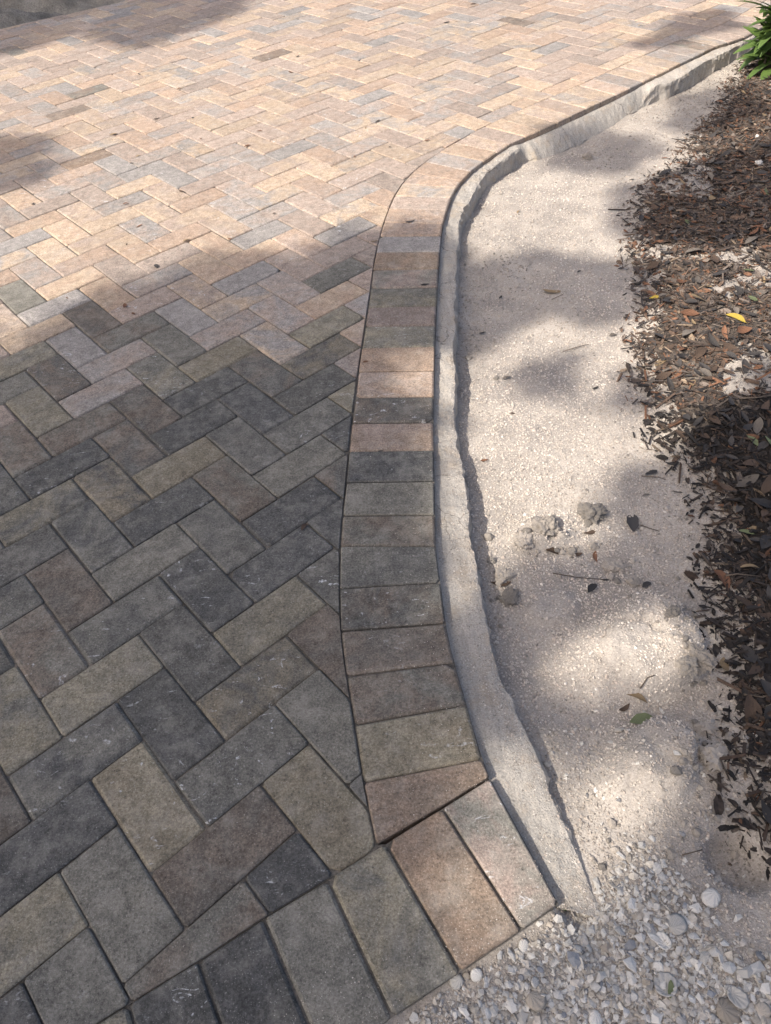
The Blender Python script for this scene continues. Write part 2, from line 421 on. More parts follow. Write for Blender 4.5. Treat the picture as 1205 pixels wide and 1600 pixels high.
def pick_tint(rg, cat=None, nearby=False):
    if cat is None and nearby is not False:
        w_ = min(1.0, max(0.0, (nearby - 1.45) / .8))      # one stock of stone; shade put into the near mix, sunlight into the far
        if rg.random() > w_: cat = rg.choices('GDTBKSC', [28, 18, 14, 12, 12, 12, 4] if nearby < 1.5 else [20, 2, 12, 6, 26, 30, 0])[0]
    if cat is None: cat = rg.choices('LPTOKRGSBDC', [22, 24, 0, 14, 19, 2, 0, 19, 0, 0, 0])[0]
    a, b = PAL[cat]; v = rg.uniform(0.9, 1.12) * (.86 if cat in "CDGTBM" else 1.0)  # near categories dimmed further, tree shade put into their tint
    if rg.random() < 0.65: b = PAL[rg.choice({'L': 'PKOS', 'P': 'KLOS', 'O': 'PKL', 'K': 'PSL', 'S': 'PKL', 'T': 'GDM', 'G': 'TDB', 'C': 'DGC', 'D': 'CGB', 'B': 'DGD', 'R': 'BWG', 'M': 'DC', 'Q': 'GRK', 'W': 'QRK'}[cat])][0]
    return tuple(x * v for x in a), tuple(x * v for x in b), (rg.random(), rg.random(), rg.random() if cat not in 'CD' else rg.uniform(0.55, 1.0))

field_outline = np.array([tuple(p) for p in FIELD])
def flat_poly(name, pts, z, mat):
    bm = bmesh.new(); vs_ = [bm.verts.new((p[0], p[1], z)) for p in pts]
    f = bm.faces.new(vs_); bmesh.ops.triangulate(bm, faces=[f])
    if sum(fc.normal.z for fc in bm.faces) < 0: bmesh.ops.reverse_faces(bm, faces=bm.faces[:])
    me = bpy.data.meshes.new(name); bm.to_mesh(me); bm.free(); me.materials.append(mat); return me
driveway = obj('driveway', flat_poly('driveway', FIELD, -0.0056, BED)); tag(driveway, kind='structure')

bricks = []
FB0 = field_outline.min(0); FB1 = field_outline.max(0); cells = []
for i in range(-40, 80):
    for j in range(-75, 40):
        if (i + j) % 4 not in (0, 2): continue
        if (i + j) % 4 == 0: kind, di, dj = 'h', 2, 1
        else: kind, di, dj = 'v', 1, 2
        c0 = O0 + UU * 0.1 * i + VV * 0.1 * j
        cen = c0 + UU * 0.05 * di + VV * 0.05 * dj
        if not (FB0[0] - .2 < cen[0] < FB1[0] + .2 and FB0[1] - .2 < cen[1] < FB1[1] + .2): continue
        quad = [c0, c0 + VV * 0.1 * dj, c0 + VV * 0.1 * dj + UU * 0.1 * di, c0 + UU * 0.1 * di]     # counter-clockwise
        cells.append((kind, i, j, cen, quad))
QA = np.array([c[4] for c in cells])
INS = inpoly(QA[:, :, 0], QA[:, :, 1], FIELD); DST = polydist(QA[:, :, 0], QA[:, :, 1], INN[::3])[0].min(1)
for (kind, i, j, cen, quad), ins, dist in zip(cells, INS, DST):
    de = (cen - END_T[2]) @ (-eperp)
    if ins.all() and dist > 0.03 and de > 0.2: P = None
    else:
        if not ins.any() and dist > 0.12 and abs(de) > 0.2: continue
        P = clean(clip(FIELD, quad))
        if len(P) < 3 or abs(parea(P)) < 4.5e-4: continue
        if parea(P) < 0: P = P[::-1]
        if abs(abs(parea(P)) - 0.02) < 1e-5: P = None
    bricks.append((kind, i, j, cen, quad, P))
def screen_area(b):
    Q = b[4] if b[5] is None else b[5]
    q = np.array(Q); x, y, ok = PX(q[:, 0], q[:, 1])
    cx, cy, k2 = PX(b[3][0], b[3][1])
    if not ok.all(): return 0
    inside = ((x > -5) & (x < 1210) & (y > -5) & (y < 1605)).mean()
    return abs(parea(np.stack([x, y], 1))) * inside
order = sorted(bricks, key=screen_area, reverse=True)
chosen = order[:300]; rest = order[300:]
STD = []
for v in range(16):
    rg = random.Random(100 + v)
    jit = [rg.uniform(-.0012, .0012) for _ in range(8)]
    P = [np.array([-0.1 + jit[0], -0.05 + jit[1]]), np.array([0.1 + jit[2], -0.05 + jit[3]]), np.array([0.1 + jit[4], 0.05 + jit[5]]), np.array([-0.1 + jit[6], 0.05 + jit[7]])]
    V, F = paver_geo(P, rg); STD.append(mesh('paver', V, F, PAV_O))
ang_u = math.atan2(UU[1], UU[0])
def set_tint(o, tint):
    o['tint'] = [float(x) for x in tint[0]]; o['tint_b'] = [float(x) for x in tint[1]]; o['wear'] = [float(x) for x in tint[2]]
for b in chosen:
    kind, i, j, cen, quad, P = b; rg = random.Random(i * 7919 + j * 104729)
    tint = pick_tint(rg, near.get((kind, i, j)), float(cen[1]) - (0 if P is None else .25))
    z = rg.uniform(-0.0016, 0.0012); tilt = (rg.uniform(-.006, .006), rg.uniform(-.004, .004))
    if P is None:
        rz = ang_u + (0 if kind == 'h' else math.pi / 2) + (math.pi if rg.random() < .5 else 0) + rg.uniform(-.006, .006)
        o = obj('paver', STD[rg.randrange(16)], driveway, (cen[0] + rg.uniform(-.0008, .0008), cen[1] + rg.uniform(-.0008, .0008), z), (tilt[0], tilt[1], rz))
    else:
        g = paver_geo([p - cen for p in P], rg, 0.0011, 0.0028)
        if g is None: continue
        o = obj('paver', mesh('paver', g[0], g[1], PAV_O), driveway, (cen[0], cen[1], z), (tilt[0] * .6, tilt[1] * .6, 0))
    set_tint(o, tint)
def joined_pavers(items):
    V, F, T1, T2, W = [], [], [], [], []
    for kind, i, j, cen, quad, P in items:
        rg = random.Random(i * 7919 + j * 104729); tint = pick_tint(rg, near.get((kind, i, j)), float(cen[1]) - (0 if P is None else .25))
        g = paver_geo([p - cen for p in (P if P is not None else quad)], rg, 0.0009, 0.0058 if P is None else 0.0028)
        if g is None: continue
        tz = rg.uniform(-.0016, .0012); ta, tb = rg.uniform(-.006, .006), rg.uniform(-.006, .006); o_ = len(V)
        for v in g[0]: V.append((cen[0] + v[0], cen[1] + v[1], v[2] + tz + ta * v[0] + tb * v[1]))
        F += [tuple(o_ + a for a in f) for f in g[1]]
        for L, c in ((T1, tint[0]), (T2, tint[1]), (W, tint[2])): L += [c] * len(g[0])
    me = mesh('paver_far', V, F, PAV_G)
    for an, L in (('tint', T1), ('tint_b', T2), ('wear', W)):
        a = me.attributes.new(an, 'FLOAT_COLOR', 'POINT'); arr = np.ones((len(V), 4), np.float32); arr[:, :3] = L
        a.data.foreach_set('color', arr.ravel())
    return me
far = obj('distant_pavers', joined_pavers(rest), driveway); tag(far, kind='stuff')

# border course of soldier pavers
def strip(A, B, z):
    n = len(A); V = [(p[0], p[1], z) for p in A] + [(p[0], p[1], z) for p in B]
    return V, [(i, n + i, n + i + 1, i + 1) for i in range(n - 1)]
def resample(P, n):
    P = np.array(P); q = np.r_[0, np.cumsum(np.hypot(*np.diff(P, axis=0).T))]; t = np.linspace(0, q[-1], n)
    return np.stack([np.interp(t, q, P[:, 0]), np.interp(t, q, P[:, 1])], 1)
V1, F1 = strip(resample(INN, 120), resample(OUT, 120), -0.0060); V2, F2 = strip(END_T, END_Q, -0.0068)
bme = mesh('border_course', V1 + V2, F1 + [tuple(len(V1) + a for a in f) for f in F2], BED)
bm = bmesh.new(); bm.from_mesh(bme)
for f in bm.faces:
    f.normal_update()
    if f.normal.z < 0: f.normal_flip()
bm.to_mesh(bme); bm.free()
border = obj('border_course', bme); tag(border, kind='structure')
def param(P, q):
    d = np.hypot(*(P - q).T); return int(np.argmin(d))
J = [((588, 1318.5), (765, 1212.5)), ((567.5, 1222.6), (753, 1186)), ((554, 1132), (730, 1100)), ((541, 1055), (710, 1034)), ((532.5, 985.5), (696, 973)), ((531, 919.5), (688.5, 910)),
     ((532, 853), (681, 853)), ((535.5, 805), (679.5, 804)), ((541.5, 753.7), (678.5, 751)), ((545.7, 705), (678, 703)), ((550, 660.5), (677, 658.7)), ((556, 620), (678.5, 618.7)),
     ((560.5, 580.5), (679, 579)), ((565.7, 543.7), (679.5, 542)), ((571, 509.5), (681, 507.5)), ((575.5, 479.5), (682, 477)), ((580, 450), (684.5, 448)), ((582.5, 421), (685.5, 419.5)), ((588, 394), (687.5, 393))]
pairs = [(G(*a), G(*b)) for a, b in J]
# continue along the curve beyond the last picked joint
ii, oo = param(INN, pairs[-1][0]), param(OUT, pairs[-1][1])
si = np.r_[0, np.cumsum(np.hypot(*np.diff(INN[::-1], axis=0).T))]; so = np.r_[0, np.cumsum(np.hypot(*np.diff(OUT[::-1], axis=0).T))]
INr, OUr = INN[::-1], OUT[::-1]
ti = si[param(INr, pairs[-1][0])]; 
while True:
    ti += 0.1005
    if ti > si[-1] - 0.02: break
    p = np.array([np.interp(ti, si, INr[:, 0]), np.interp(ti, si, INr[:, 1])])
    p2 = np.array([np.interp(ti + .02, si, INr[:, 0]), np.interp(ti + .02, si, INr[:, 1])])
    tdir = (p2 - p) / np.linalg.norm(p2 - p); nrm_ = np.array([tdir[1], -tdir[0]])
    q = p + nrm_ * 0.1985
    q = OUr[param(OUr, q)]
    pairs.append((p, q))
cats = ['W', 'T', 'G', 'B', 'D', 'D', 'B', 'G', 'D', 'Q', 'D', 'W', 'R', 'G', 'Q', 'G', 'Q', 'W', 'S', 'P', 'O', 'K', 'S', 'O', 'O', 'S', 'L', 'L', 'K', 'L', 'L', 'P']  # the G between two Q stones has lens haze put into its tone
allb = []
for n in range(len(pairs) - 1):
    (a, b), (c, d) = pairs[n], pairs[n + 1]
    allb.append((([b, d, c, a] if n else [b, d, c, a, G(689.5, 1259.5)]), cats[n] if n < len(cats) else None))
ecats = ['Q', 'W', 'T', 'G', 'C', 'D', 'G', 'B', 'T']
for n in range(len(END_T) - 1):
    a, b = END_T[n], END_T[n + 1]; sh = edir * 0.0
    q0, q1 = END_Q[n], END_Q[n + 1]
    allb.append(([a + edir * .001, b - edir * .001, q1 - edir * .001, q0 + edir * .001], ecats[n] if n < len(ecats) else None))
for n, (Q, cat) in enumerate(allb):
    rg = random.Random(5000 + n)
    P = [np.array(p) for p in Q]
    if parea(P) < 0: P = P[::-1]
    P = clean(P); cen = sum(P) / len(P)
    g = paver_geo([p - cen for p in P], rg, 0.0011 if n % 3 else 0.0006, 0.0048)
    if g is None: continue
    o = obj('paver', mesh('paver', g[0], g[1], PAV_O), border, (cen[0], cen[1], rg.uniform(-.001, .0015)), (rg.uniform(-.006, .006), rg.uniform(-.006, .006), 0))
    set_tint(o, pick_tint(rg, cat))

# ------------------------------------------------------------------ concrete edging
top_px = [((714, 400)), (711, 450), (710, 512), (709, 555), (711, 600), (711, 667), (720, 722), (727.5, 762), (731, 800), (737.5, 845), (746, 887.5), (755, 940), (766, 995), (780, 1052), (795, 1087.5),
          (824.5, 1150), (850.6, 1211), (893, 1307), (912, 1353), (930, 1405), (938, 1432)]
up_px = [(714.5, 374), (719.5, 337), (737, 309), (754, 277), (779, 257), (819, 230)][::-1]
lowp = [(1.445, 3.535), (1.339, 3.489), (1.186, 3.353), (1.005, 3.184), (0.842, 3.051), (0.735, 2.985)]
farp = GL([(1164, 67), (1104, 97), (1052, 124.5)], -.022)
farp = [farp[0] + FAR * 1.5, farp[0] + FAR * .5] + farp
edge = farp[:-1] + [np.array(p) for p in lowp] + GL(up_px, -.022) + GL(top_px, -.022)
EDGE = catmull(edge, 0.004)
# paver side of the edging runs on beside the end stone
EDGE_C = EDGE[::12]
OUTX = np.concatenate([OUT, catmull([OUT[-1], END_Q[0]], 0.02)[1:]])
def edging():
    n = len(EDGE); base = []
    for p in EDGE:
        k = param(OUTX, p); k0, k1 = max(0, k - 1), min(len(OUTX) - 1, k + 1)
        t_ = OUTX[k1] - OUTX[k0]; L = t_ @ t_; u = np.clip((p - OUTX[k0]) @ t_ / L, 0, 1)
        base.append(OUTX[k0] + t_ * u)
    base = smooth_line(np.array(base), 12)
    s = np.arange(n) * 0.004
    yy = EDGE[:, 1]; xx = EDGE[:, 0]
    # soft, low-sloped stretch in the far bend
    low = sstep(2.955, 2.995, yy) * (1 - sstep(3.42, 3.50, yy))
    endt = sstep(0.42, 0.30, yy)
    V = []; prof = [0.0, 0.06, 0.14, 0.23, 0.32, 0.41, 0.5, 0.59, 0.68, 0.76, 0.84, 0.91, 0.96, 1.0]
    rag = 0.008 * fbm(s * 26, s * 0 + .5, 3, 5) + 0.005 * fbm(s * 5, s * 0 + 2.5, 8, 3)
    wav = 0.005 * fbm(s * 3.1, s * 0 + 7.5, 4, 3)
    for r, t_ in enumerate(prof):
        P = base + (EDGE - base) * t_
        dirn = (EDGE - base); dirn /= np.linalg.norm(dirn, axis=1)[:, None] + 1e-6
        P = P + dirn * (rag * t_)[:, None]
        z = -0.022 + .008 * sstep(2.2, 3.0, yy) - 0.001 * t_ - 0.003 * (t_ ** 6) + wav * (0.3 + .7 * t_) + 0.0034 * fbm(s * 38, s * 0 + t_ * 2.4, 21, 4) + 0.0012 * fbm(s * 95, s * 0 + t_ * 6, 22, 2)
        z = z * (1 - low) + low * (-0.022 - 0.060 * t_ ** 1.5 + wav) - endt * 0.004 * t_
        V.append(np.c_[P, z])
    dirn = (EDGE - base); dirn /= np.linalg.norm(dirn, axis=1)[:, None] + 1e-6
    z1 = V[-1][:, 2]
    for r, (dx, dz) in enumerate([(0.002, 0.008), (0.004, 0.022), (0.006, 0.04), (0.009, 0.06), (0.015, 0.12)]):
        P = EDGE + dirn * (rag + dx + 0.008 * fbm(s * 26, s * 0 + r * 1.3, 31, 3) + 0.005 * fbm(s * 60, s * 0 + r * 2.3, 37, 2))[:, None]
        V.append(np.c_[P, z1 - dz * (1 - 0.3 * low) + 0.003 * fbm(s * 40, s * 0 + r, 41, 3)])
    V.insert(0, np.c_[base + (base - EDGE) * 0.02, V[0][:, 2] - 0.05])
    R = len(V); A = np.concatenate(V); F = []
    for r in range(R - 1):
        a = r * n + np.arange(n - 1); F.append(np.stack([a, a + n, a + n + 1, a + 1], 1))
    F = np.concatenate(F)[:, ::-1]
    me = fastmesh('concrete_edging', A, F, CONC, False); return me, base
me, EBASE = edging()
bm = bmesh.new(); bm.from_mesh(me); bmesh.ops.recalc_face_normals(bm, faces=bm.faces[:])
if sum(f.normal.z * f.calc_area() for f in bm.faces) < 0: bmesh.ops.reverse_faces(bm, faces=bm.faces[:])
bm.to_mesh(me); bm.free()
o = obj('concrete_edging', me); tag(o, 'rough pale concrete edging curving along the outside of the paver border', 'edging')

# ------------------------------------------------------------------ sand bed (height field)
MUL = np.array(sorted([(1.832, 3.739), (1.346, 2.96), (1.046, 2.638), (0.95, 2.4), (0.834, 1.956), (0.775, 1.824), (0.702, 1.586), (0.678, 1.426), (0.677, 1.258), (0.738, 1.142), (0.735, 1.025),
        (0.664, 0.91), (0.641, 0.787), (0.6, 0.652), (0.558, 0.535), (0.522, 0.484), (0.517, 0.432), (0.531, 0.373), (0.62, 0.25), (0.8, 0.0), (2.6, 4.9)], key=lambda p: p[1]))
def mulch_in(x, y):
    """metres inside the mulch bed (positive) measured along x"""
    e = np.interp(y, MUL[:, 1], MUL[:, 0]) + 0.03 * fbm(x * 9, y * 9, 77, 3) + 0.05 * fbm(x * 3, y * 3, 71, 2)
    return x - e
def blob(x, y, c, r, ang, ratio):
    dx = x - c[0]; dy = y - c[1]; ca, sa = math.cos(ang), math.sin(ang)
    return np.hypot((dx * ca + dy * sa) / r, (-dx * sa + dy * ca) / (r * ratio))
M1 = G(975, 1005, -.03); M2 = G(1010, 1190, -.03); PIT = G(1150, 1345, -.05); CR = G(850, 815, -.04); CR2 = G(870, 935, -.05)
def zsand(x, y, fine=True):
    x = np.asarray(x, float); y = np.asarray(y, float)
    z = -0.080 + 0.026 * fbm(x * 2.2, y * 2.2, 1, 3) + 0.007 * fbm(x * 11, y * 11, 5, 3)
    z = z + 0.034 * sstep(0.02, 0.32, x - np.interp(y, MUL[:, 1], MUL[:, 0]) + .1)
    z = z + 0.022 * sstep(1.0, 0.45, y)
    z = z + 0.022 * sstep(0.50, 0.26, y - 0.42 * np.clip(x, -1, 1) + 0.05)
    wob = 0.2 * fbm(x * 13, y * 13, 9, 5)
    d1 = blob(x, y, M1, 0.16, 0.5, 0.75) + wob
    w1 = 0.14 + 0.85 * sstep(0.10, -0.06, x - M1[0])
    crk = 1 - sstep(0.0, 0.035, np.abs(fbm(x * 7, y * 7, 19, 4)))
    m1 = 1 - sstep(1 - w1, 1.04, d1)
    z = z + m1 * (0.052 * (1 + 0.3 * fbm(x * 20, y * 20, 15, 3)) - .008 * crk)
    d2 = blob(x, y, M2, 0.11, 0.9, 0.75) + wob * 1.3
    w2 = 0.16 + 0.8 * sstep(0.06, -0.04, x - M2[0]); m2 = 1 - sstep(1 - w2, 1.05, d2)
    z = z + m2 * (0.036 * (1 + 0.5 * fbm(x * 26, y * 26, 16, 3)) - .009 * crk)
    d3 = blob(x, y, PIT, 0.05, 0.4, 1.2) + wob
    z = z - 0.034 * (1 - sstep(0.6, 1.0, d3))
    d4 = blob(x, y, CR, 0.085, 0.2, 0.6) + wob * 1.6
    z = z + 0.016 * (1 - sstep(0.6, 1.0, d4)) * (1 + 1.6 * fbm(x * 40, y * 40, 17, 4))
    d5 = blob(x, y, CR2, 0.06, 0.2, 0.7) + wob * 1.6
    z = z + 0.009 * (1 - sstep(0.78, 1.0, d5)) * (1 - .4 * crk)
    dl = (x - END_Q[0][0]) * eperp[0] + (y - END_Q[0][1]) * eperp[1]
    lf = (x - END_Q[0][0]) * edir[0] + (y - END_Q[0][1]) * edir[1]
    a = sstep(-.02, .02, lf) * (1 - sstep(.02, .16, dl)) * sstep(-.05, -.03, dl)
    z = z * (1 - a) + a * (-0.015 + .006 * fbm(x * 30, y * 30, 27, 3))
    if fine: z = z + 0.0035 * fbm(x * 70, y * 70, 23, 3)
    return z
OUTC = OUTX[::3]
def side(x, y): return polydist(x, y, OUTC)
def sandmesh():
    st = 0.009
    X, Y = np.meshgrid(np.arange(-1.3, 3.6, st), np.arange(-0.6, 5.4, st), indexing='ij')
    keep_v = np.ones(X.shape, bool)
    d, s = side(X, Y)
    # travel runs far -> near, so the sand lies to the left of travel
    onsand = (s < 0) | (d < 0.02)
    below = ((X - END_Q[0][0]) * eperp[0] + (Y - END_Q[0][1]) * eperp[1]) > -0.02
    left = (X - END_Q[0][0]) * (-edir[0]) + (Y - END_Q[0][1]) * (-edir[1]) < 0
    # beside the end row only the strip below it is shell apron
    keep = np.where(left, below, onsand | below)
    keep &= ~((Y > 5.0 + 0 * X) & (X < 1.0)) & (X - 0.6 * Y > -1.3 + 0 * X) | below
    px, py, ok = PX(X, Y, -.04)
    keep &= (px > -500) & (px < 1900) & (py < 2300) & ok | below & (np.abs(X) < 1.3)
    Z = zsand(X, Y)
    n, m = X.shape; idx = np.arange(n * m).reshape(n, m)
    k = keep[:-1, :-1] & keep[1:, :-1] & keep[:-1, 1:] & keep[1:, 1:]
    F = np.stack([idx[:-1, :-1][k], idx[1:, :-1][k], idx[1:, 1:][k], idx[:-1, 1:][k]], 1)
    used = np.unique(F); mp = np.full(n * m, -1); mp[used] = np.arange(len(used))
    V = np.stack([X.ravel()[used], Y.ravel()[used], Z.ravel()[used]], 1)
    return V, mp[F]
SV, SF = sandmesh()
sand = obj('sand_bed', fastmesh('sand_bed', SV, SF, SAND, True)); tag(sand, kind='structure')

def vis(x, y, z=-.04, m=25):
    px, py, ok = PX(x, y, z); return ok & (px > -m) & (px < 1205 + m) & (py > -m) & (py < 1600 + m)
def on_soil(x, y, marg=0.0):
    d, s = polydist(x, y, EDGE_C)
    d2, s2 = side(x, y)
    below = ((x - END_Q[0][0]) * eperp[0] + (y - END_Q[0][1]) * eperp[1]) > 0.004
    left = (x - END_Q[0][0]) * (-edir[0]) + (y - END_Q[0][1]) * (-edir[1]) < 0.004
    r = (s < 0) & (d > marg)
    return np.where(left, below, np.where(y < EDGE[-1][1] + .02, (s2 < 0) | below, r))
# grains
OCT = np.array([(1, 0, 0), (-1, 0, 0), (0, 1, 0), (0, -1, 0), (0, 0, 1), (0, 0, -1)], float)
OCF = np.array([(0, 2, 4), (2, 1, 4), (1, 3, 4), (3, 0, 4), (2, 0, 5), (1, 2, 5), (3, 1, 5), (0, 3, 5)])
def scatter(n, xr, yr, pred, seed, bias=None):
    r = np.random.RandomState(seed); x = r.uniform(xr[0], xr[1], n); y = r.uniform(yr[0], yr[1], n)
    k = pred(x, y, r); return x[k], y[k]
def grains(name, x, y, rad, cols, sink, seed, mat, flat=0.8, base=OCT, bf=OCF):
    r = np.random.RandomState(seed); n = len(x); nv = len(base)
    z = zsand(x, y) + rad * sink
    B = base[None] * (1 + r.uniform(-.32, .32, (n, nv, 1))) * rad[:, None, None]
    B = B * r.uniform(0.65, 1.25, (n, 1, 3)); B[:, :, 2] *= flat
    a = r.uniform(0, 6.283, n); tl = r.uniform(-.6, .6, n)
    ca, sa = np.cos(a)[:, None], np.sin(a)[:, None]; ct, s_t = np.cos(tl)[:, None], np.sin(tl)[:, None]
    X = B[:, :, 0] * ct + B[:, :, 2] * s_t; Zl = -B[:, :, 0] * s_t + B[:, :, 2] * ct
    V = np.stack([x[:, None] + X * ca - B[:, :, 1] * sa, y[:, None] + X * sa + B[:, :, 1] * ca, z[:, None] + Zl], 2)
    F = bf[None] + (np.arange(n) * nv)[:, None, None]
    T = np.repeat(cols, nv, 0)
    return fastmesh(name, V.reshape(-1, 3), F.reshape(-1, 3), mat, False, {'tint': T})
def grain_pred(x, y, r):
    k = vis(x, y); k[k] = on_soil(x[k], y[k], 0.012)
    dens = np.clip(1.0 / np.maximum(y, 0.2) ** 1.2, 0, 1)
    crust = np.minimum(np.minimum(blob(x, y, CR2, 0.06, 0.2, 0.7), blob(x, y, M2, 0.07, .9, .7)), blob(x, y, M1, .06, .5, .6))
    dens = dens * np.where(crust < 0.9, 0.4, 1.0)
    dens = dens * np.where(mulch_in(x, y) > 0.06, 0.35, 1.0)
    return k & (r.uniform(0, 1, len(x)) < dens)
gx, gy = scatter(620000, (-0.2, 2.3), (0.1, 4.6), grain_pred, 3)
r_ = np.random.RandomState(8)
gr = np.clip(r_.lognormal(math.log(0.00162), 0.36, len(gx)), .0009, .0044) * (1 + 0.10 * gy)
base_c = np.array([(0.53, 0.475, 0.415), (0.41, 0.365, 0.318), (0.61, 0.565, 0.51), (0.26, 0.237, 0.212), (0.49, 0.42, 0.36)])
gc = base_c[r_.choice(5, len(gx), p=[.40, .29, .06, .08, .17])] * r_.uniform(.85, 1.1, (len(gx), 1))
stain = np.clip(1.0 + 0.55 * fbm(gx * 2.6, gy * 2.6, 51, 4) - .35 * sstep(.1, .5, fbm(gx * 7, gy * 7, 53, 3)), .6, 1.12)
gc = gc * stain[:, None] * 1.05
o = obj('sand_grains', grains('sand_grains', gx, gy, gr, gc, 0.25, 9, GRAIN))
tag(o, 'loose coarse cream shell sand between concrete edging and mulch', 'sand', kind='stuff')
print('grains', len(gx), 'sand faces', len(SF))

from mathutils.bvhtree import BVHTree
eme = bpy.data.objects['concrete_edging'].data
bvh = BVHTree.FromPolygons([v.co.copy() for v in eme.vertices], [tuple(p.vertices) for p in eme.polygons])
rs = np.random.RandomState(404); gp = []
k = rs.randint(len(EDGE), size=16000); u = np.where(rs.uniform(size=16000) < .6, 1 - np.abs(rs.normal(0, .35, 16000)), rs.uniform(size=16000))
p = EBASE[k] + (EDGE[k] - EBASE[k]) * u[:, None] + rs.normal(0, .002, (16000, 2))
m_ = vis(p[:, 0], p[:, 1], -.02, 5) & (rs.uniform(size=16000) < np.clip(1.1 / np.maximum(p[:, 1], .3), .2, 1)) & ((fbm(p[:, 0] * 14, p[:, 1] * 14, 83, 3) > -.05) | (u > .85))
for q in p[m_]:
    h = bvh.ray_cast(Vector((q[0], q[1], .1)), Vector((0, 0, -1)))
    if h[0] is not None: gp.append((q[0], q[1], h[0].z, rs.uniform(.0006, .0019)))
# grit spilled on the border stones, most of it near the joints and the outer edge
OU_, IN_ = resample(OUT, 400), resample(INN, 400)
spill = []
for _ in range(5200):
    q = rs.uniform()
    if q < .45:
        k = rs.randint(400); p = OU_[k] + (IN_[k] - OU_[k]) * min(.95, abs(rs.normal(0, .25)) + .03)
    elif q < .75:
        n_ = rs.randint(len(END_T) - 1); u = rs.uniform(); v_ = 1 - min(.9, abs(rs.normal(0, .2)) + .02)
        a = END_T[n_] + (END_T[n_ + 1] - END_T[n_]) * u; b = END_Q[n_] + (END_Q[n_ + 1] - END_Q[n_]) * u; p = a + (b - a) * v_
    else:
        a, b = pairs[rs.randint(len(pairs))]; p = a + (b - a) * rs.uniform(.03, .97) + rs.normal(0, .004, 2)
    spill.append(p)
spill = np.array(spill); m_ = vis(spill[:, 0], spill[:, 1], 0, 5) & (rs.uniform(size=len(spill)) < np.clip(1.0 / np.maximum(spill[:, 1], .3), .15, 1))
for q in spill[m_]: gp.append((q[0], q[1], .0006, rs.uniform(.0004, .0011)))
gp = np.array(gp)
_z = zsand
def zsand_grit(x, y): return gp[:, 2]
zsand = zsand_grit
gme = grains('spilled_sand', gp[:, 0], gp[:, 1], gp[:, 3], base_c[rs.choice(5, len(gp))] * rs.uniform(.85, 1.1, (len(gp), 1)), .2, 12, GRAIN)
zsand = _z
o = obj('spilled_sand', gme); tag(o, 'loose sand grains sprinkled over the edging and border pavers', 'sand', kind='stuff')

# ------------------------------------------------------------------ rocks and clods
def rock_mesh(seed, sub=2, rough=0.35, flat=0.7):
    bm = bmesh.new(); bmesh.ops.create_icosphere(bm, subdivisions=sub, radius=1.0)
    rg = random.Random(seed); pl = [(Vector((rg.gauss(0, 1), rg.gauss(0, 1), rg.gauss(0, .7))).normalized(), rg.uniform(.55, .9)) for _ in range(7)]
    ph = [rg.uniform(0, 9) for _ in range(3)]
    for v in bm.verts:
        d = v.co.normalized(); r = 1.0
        for nrm_, h in pl:
            t = d.dot(nrm_)
            if t > 0.05: r = min(r, h / t)
        r *= 1 + rough * .6 * math.sin(7 * d.x + ph[0]) * math.sin(6 * d.y + ph[1]) * math.sin(8 * d.z + ph[2]) + rg.uniform(-rough, rough) * .22
        r *= 1 + .20 * mnoise.fractal(d * 2.6 + Vector((seed, 0, 0)), .8, 2.1, 5)
        v.co = d * r; v.co.z *= flat
    me = bpy.data.meshes.new('limestone_clod'); bm.to_mesh(me); bm.free(); return me
def place(px, py, lift=0.0, it=3):
    z = -0.05
    for _ in range(it):
        g = G(px, py, z); z = float(zsand(g[0], g[1]))
    return g[0], g[1], z + lift
def mpp(px, py):                                   # metres per photo pixel, across
    return float(np.hypot(*(G(px + 1, py, -.04) - G(px, py, -.04))))
ROCKS = [(921, 797, 46, .62, ROCKD, 'knobbly grey limestone clod, largest of the clods in the sand'), (852, 818, 40, .7, ROCK, 'pale crumbly limestone clod beside the knobbly grey clod'),
 (823, 838, 32, .5, ROCK, 'low pale crumb of limestone between edging and clods'), (796, 932, 34, .6, ROCKD, 'rounded grey stone lying against the concrete edging'),
 (786, 898, 36, .55, ROCK, 'rough tan clod half buried beside the concrete edging'), (929, 852, 18, .8, ROCK, 'small upright lump of limestone with a rust leaf on it'),
 (895, 860, 16, .7, ROCKD, 'small grey crumb of limestone among fallen leaf bits'), (958, 882, 30, .5, ROCK, 'flat crumbly clod of sand below the clods'),
 (988, 906, 22, .6, ROCK, 'small tan clod at the upper rim of the sand mound'), (918, 246, 15, .9, ROCK, 'lone squarish pale stone on the sand by the far bend'),
 (1095, 1022, 44, .6, ROCK, 'broken limestone chunk at the right rim of the sand mound'), (1068, 1050, 34, .6, ROCKD, 'dull limestone chunk under the rim of the sand mound'),
 (1118, 1180, 46, .6, ROCK, 'large tan limestone chunk beside the dark leaf litter'), (1100, 1135, 28, .7, ROCK, 'upright tan limestone piece behind the large chunk'),
 (1140, 1150, 18, .7, ROCKD, 'small limestone piece next to the dark leaf litter'), (770, 875, 14, .8, ROCKD, 'dark little clod touching the concrete edging'),
 (1050, 955, 26, .5, ROCKD, 'crumbly dull clod on the upper right rim of the mound'), (970, 158, 10, .6, ROCK, 'tiny pale pebble at the foot of the far edging'),
 (1185, 255, 14, .7, SHELLW, 'white stone lying in the shaded mulch'), (1183, 214, 12, .7, SHELLW, 'small white stone in the mulch below the green bush'),
 (776, 590, 11, .6, ROCKD, 'tiny dark pebble on the sand by the edging'), (733, 558, 12, .5, ROCK, 'tan crumb on the sand touching the edging shadow')]
